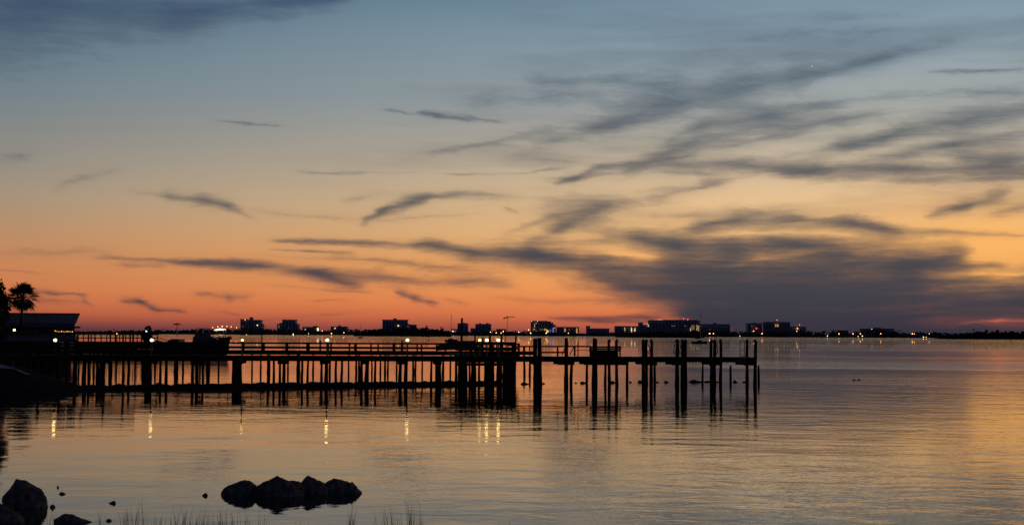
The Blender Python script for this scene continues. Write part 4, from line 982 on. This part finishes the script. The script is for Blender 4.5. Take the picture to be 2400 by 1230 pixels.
nl = thing('navigation_light', 'green light on a post in front of the small round tree', 'light', (g.x, 178, 0)); MB().tube([(0, 0, -1), (0, 0, g.z - .1)], [.1, .08], 8).build('post', 'pile_wood', nl); ball('lens', 'far_green', .08, nl, (0, 0, g.z))
def palm(label, px, py_top, Y, crown, lean=.1):
    g = at(px, 783, Y); root = thing('palm_tree', label, 'palm tree', (g.x, Y, 0)); H = at(px, py_top, Y).z - crown * .42
    MB().tube([(0, 0, 0), (lean * .2, 0, H * .35), (lean * .6, 0, H * .7), (lean, 0, H)], [.17, .13, .12, .14], 10, .06).build('trunk', 'bark', root)
    f = MB()
    for k in range(80):
        a = k * 2.399; el = math.radians(ru(-58, 82)); st = crown * ru(.20, .34)
        d = Vector((math.cos(a) * math.cos(el), math.sin(a) * math.cos(el), math.sin(el)))
        o = Vector((lean, 0, H)); h_ = o + d * st; side = d.cross(Vector((0, 0, 1))).normalized(); upv = side.cross(d)
        f.bar(o, h_, .02)
        nr = 13
        for j in range(nr):
            t = (j / (nr - 1) - .5) * math.radians(190); L_ = crown * .30 * (1 - .25 * abs(t) / 1.6) * ru(.85, 1.1)
            e = d * math.cos(t) + side * math.sin(t); tip = h_ + e * L_ - Vector((0, 0, L_ * .28)); mid = h_ + e * L_ * .55 + upv * .02
            wv = e.cross(upv).normalized() * .06
            f.add([h_, mid - wv, tip, mid + wv], [(0, 1, 2, 3)])
    f.build('crown', 'palm_leaf', root)
palm('fan palm standing behind the restaurant roof at the left', 48, 664, 160, 3.4)

# ------------------------------------------------------------------ rocks
def rock(px0, px1, base_y, prof, label, group=None, depth=None, m='rock', nu=44, nv=26, rough=.11):
    g = ground((px0 + px1) / 2, base_y); q = ppm(g.y); w_ = (px1 - px0) / q; dep = depth or w_ * .62
    b = MB(); vs = []; sd = ru(0, 100); hm = max(h for _, h in prof) / q; cuts = []
    for _ in range(6):
        n_ = Vector((ru(-1, 1), ru(-1, 1), ru(-.1, .8))).normalized()
        cuts.append((n_, math.sqrt((w_ / 2 * n_.x) ** 2 + (dep / 2 * n_.y) ** 2 + (hm * n_.z) ** 2) * ru(.86, .97)))
    for i in range(nu + 1):
        u = i / nu; x = (u - .5) * w_
        h = lerp_list(prof, u) / q; hd = dep / 2 * max(.06, (1 - abs(2 * u - 1) ** 2.6)) ** .5
        for j in range(nv + 1):
            v = j / nv * 2 - 1
            k = (1 - abs(v) ** 2.4) ** .55
            z = -.18 + (h + .18) * k
            n3 = mnoise.noise_vector(Vector((x * 4 + sd, v * hd * 4, z * 4))) * rough * w_ + mnoise.noise_vector(Vector((x * 13 + sd, v * hd * 13, z * 13))) * rough * .35 * w_ + mnoise.noise_vector(Vector((x * 34 + sd, v * hd * 34, z * 34))) * rough * .22 * w_
            p_ = Vector((x, v * hd, z))
            for n_, d_ in cuts:
                e_ = p_.dot(n_) - d_
                if e_ > 0: p_ -= n_ * (e_ * .75)
            vs.append((p_.x + n3.x * .5, p_.y + n3.y * .7, p_.z + n3.z * (.5 if k > .2 else .2)))
    b.add(vs, [(i * (nv + 1) + j, (i + 1) * (nv + 1) + j, (i + 1) * (nv + 1) + j + 1, i * (nv + 1) + j + 1) for i in range(nu) for j in range(nv)])
    o = b.build('rock', m, loc=(g.x, g.y, 0), smooth=False)
    return tag(o, label, 'rock', group)
rock(519, 611, 1158, [(0, 6), (.05, 17), (.35, 27), (.6, 33), (.72, 36), (.88, 28), (1, 14)], 'leftmost of four boulders in a row, its top rising to the right')
rock(592, 717, 1160, [(0, 14), (.12, 24), (.3, 34), (.45, 40), (.6, 38), (.78, 40), (.88, 34), (1, 20)], 'broadest of the four boulders in a row, with a flat top')
rock(692, 773, 1157, [(0, 18), (.2, 31), (.34, 43), (.5, 38), (.72, 30), (.88, 22), (1, 12)], 'peaked boulder, tallest of the four in a row')
rock(750, 850, 1155, [(0, 12), (.15, 31), (.3, 34), (.55, 29), (.69, 22), (.73, 26), (.78, 21), (.94, 14), (1, 4)], 'rightmost of four boulders in a row, sloping down to the right')
rock(3, 111, 1188, [(0, 34), (.08, 46), (.2, 60), (.32, 64), (.5, 62), (.65, 54), (.85, 40), (.95, 26), (1, 8)], 'big humped boulder in the bottom left corner')
rock(-60, 62, 1222, [(0, 40), (.3, 44), (.6, 36), (.85, 18), (1, 2)], 'low dark mass added in front of the big humped boulder, cut by the left edge')  # low mass added to fill the dark bottom left corner
rock(129, 218, 1223, [(0, 6), (.08, 20), (.25, 20), (.6, 12), (1, 1)], 'wedge-shaped rock tapering to the right beside the big humped boulder')
SM = 'small stones'
rock(138, 154, 1157, [(0, 2), (.3, 5), (.7, 4), (1, 1)], 'small flat stone right above the big humped boulder', SM, nu=12, nv=8); rock(133, 138.5, 1142, [(0, 2), (.5, 6), (1, 1)], 'smallest stone tip, above the flat stone by the big boulder', SM, nu=10, nv=8)
rock(248, 262, 1220, [(0, 3), (.5, 6), (1, 3)], 'small stone just right of the wedge-shaped rock', SM, nu=12, nv=8); rock(254, 271, 1179, [(0, 1), (.5, 5), (.85, 7), (1, 3)], 'small stone alone between the big boulder and the reeds', SM, nu=12, nv=8)
rock(117, 130, 1188, [(0, 3), (.5, 8), (1, 2)], 'small stone touching the right foot of the big boulder', SM, nu=12, nv=8); rock(474, 487, 1161, [(0, 2), (.6, 7), (1, 5)], 'small stone left of the row of four boulders', SM, nu=12, nv=8)
RR = 'reef stones between the piles'
for px0, px1, y, h, lab in ((1220, 1240, 900, 5, 'oval reef stone left of the double pier pile'), (1270, 1278, 899, 3, 'tiny reef stone right of the double pier pile'), (1346, 1353, 897.5, 2.5, 'tiny reef stone right of the railed pile pair'),
        (1359, 1374, 897.5, 4.5, 'reef stone left of the piles under the bench'), (1431, 1442, 896.5, 5, 'reef stone between the two pointed piles under the bench'), (1474, 1481, 896, 3.5, 'tiny reef stone right of the bench piles'),
        (1494, 1508, 896, 6, 'reef stone against the left of the triple pointed piles'), (1537, 1545, 896, 3, 'tiny reef stone right of the triple pointed piles'), (1556, 1567, 896, 5, 'round reef stone midway between triple and paired piles'),
        (1614, 1645, 895.5, 6, 'longest reef stone, right of the paired thick piles'), (1646, 1688, 895, 3.5, 'flat reef ledge running behind the next thick piles'), (1718, 1728, 895, 5, 'reef stone right of the middle stump'), (1740, 1750, 895, 2.5, 'low reef stone beneath the ladder'),
        (1998, 2006, 890, 2.5, 'left one of two specks of rock out in the open water'), (2009, 2018, 890, 2.5, 'right one of two specks of rock out in the open water')):
    rock(px0, px1, y, [(0, h * .3), (.3, h), (.6, h * .8), (1, h * .25)], lab, RR, m='oyster', nu=12, nv=8, rough=.06)
for px0, px1, y, h, lab in ((140, 162, 905, 14, 'riprap stone at the tip of the shore point'), (118, 142, 908, 17, 'riprap stone just left of the tip of the shore point'), (176, 198, 910, 9, 'low stone at the root of the oyster bar')):
    rock(px0, px1, y, [(0, h * .4), (.3, h), (.7, h * .85), (1, h * .3)], lab, 'riprap at the shore point', m='oyster', nu=14, nv=10, rough=.08)

# ------------------------------------------------------------------ reeds at the near edge of the water
b = MB()
def blade(px, by, hpx, lean, wd=.006):
    g = ground(px, by); h = hpx / ppm(g.y); seg_ = 4; vs = []
    la = ru(-.4, .4); th = ru(0, 3.14); c_, s_ = math.cos(th), math.sin(th)
    for i in range(seg_ + 1):
        t = i / seg_; x = g.x + lean * h * t * t; w0 = wd * (1 - t * .92)
        vs += [(x - w0 * c_, g.y + la * h * t * t - w0 * s_, -.1 + (h + .1) * t), (x + w0 * c_, g.y + la * h * t * t + w0 * s_, -.1 + (h + .1) * t)]
    b.add(vs, [(2 * i, 2 * i + 1, 2 * i + 3, 2 * i + 2) for i in range(seg_)])
for cx, sp, n_, hmax in ((300, 14, 16, 48), (332, 8, 7, 66), (370, 18, 8, 36), (440, 26, 14, 30), (482, 16, 14, 50), (520, 12, 16, 40), (560, 20, 12, 34), (612, 6, 3, 40), (700, 20, 3, 16), (820, 10, 6, 50), (828, 3, 4, 58), (880, 20, 8, 30), (912, 10, 12, 70), (934, 6, 5, 34), (962, 6, 8, 66), (984, 12, 6, 50), (240, 8, 5, 34), (110, 20, 8, 50), (420, 30, 8, 44), (1185, 10, 2, 10), (60, 30, 8, 40)):
    for _ in range(int(n_ * 2.1)): blade(random.gauss(cx, sp * .7), ru(1224, 1262), hmax * .95 * ru(.3, 1.0) + ru(6, 26), ru(-.26, .26), ru(.003, .007))
for _ in range(220): blade(ru(200, 1000) if rnd() < .8 else ru(1000, 2450), ru(1250, 1290), ru(10, 40), ru(-.3, .3), ru(.003, .007))
tag(b.build('reeds', 'grass'), 'thin dry reeds rising from the water along the bottom edge', 'reeds', kind='stuff')
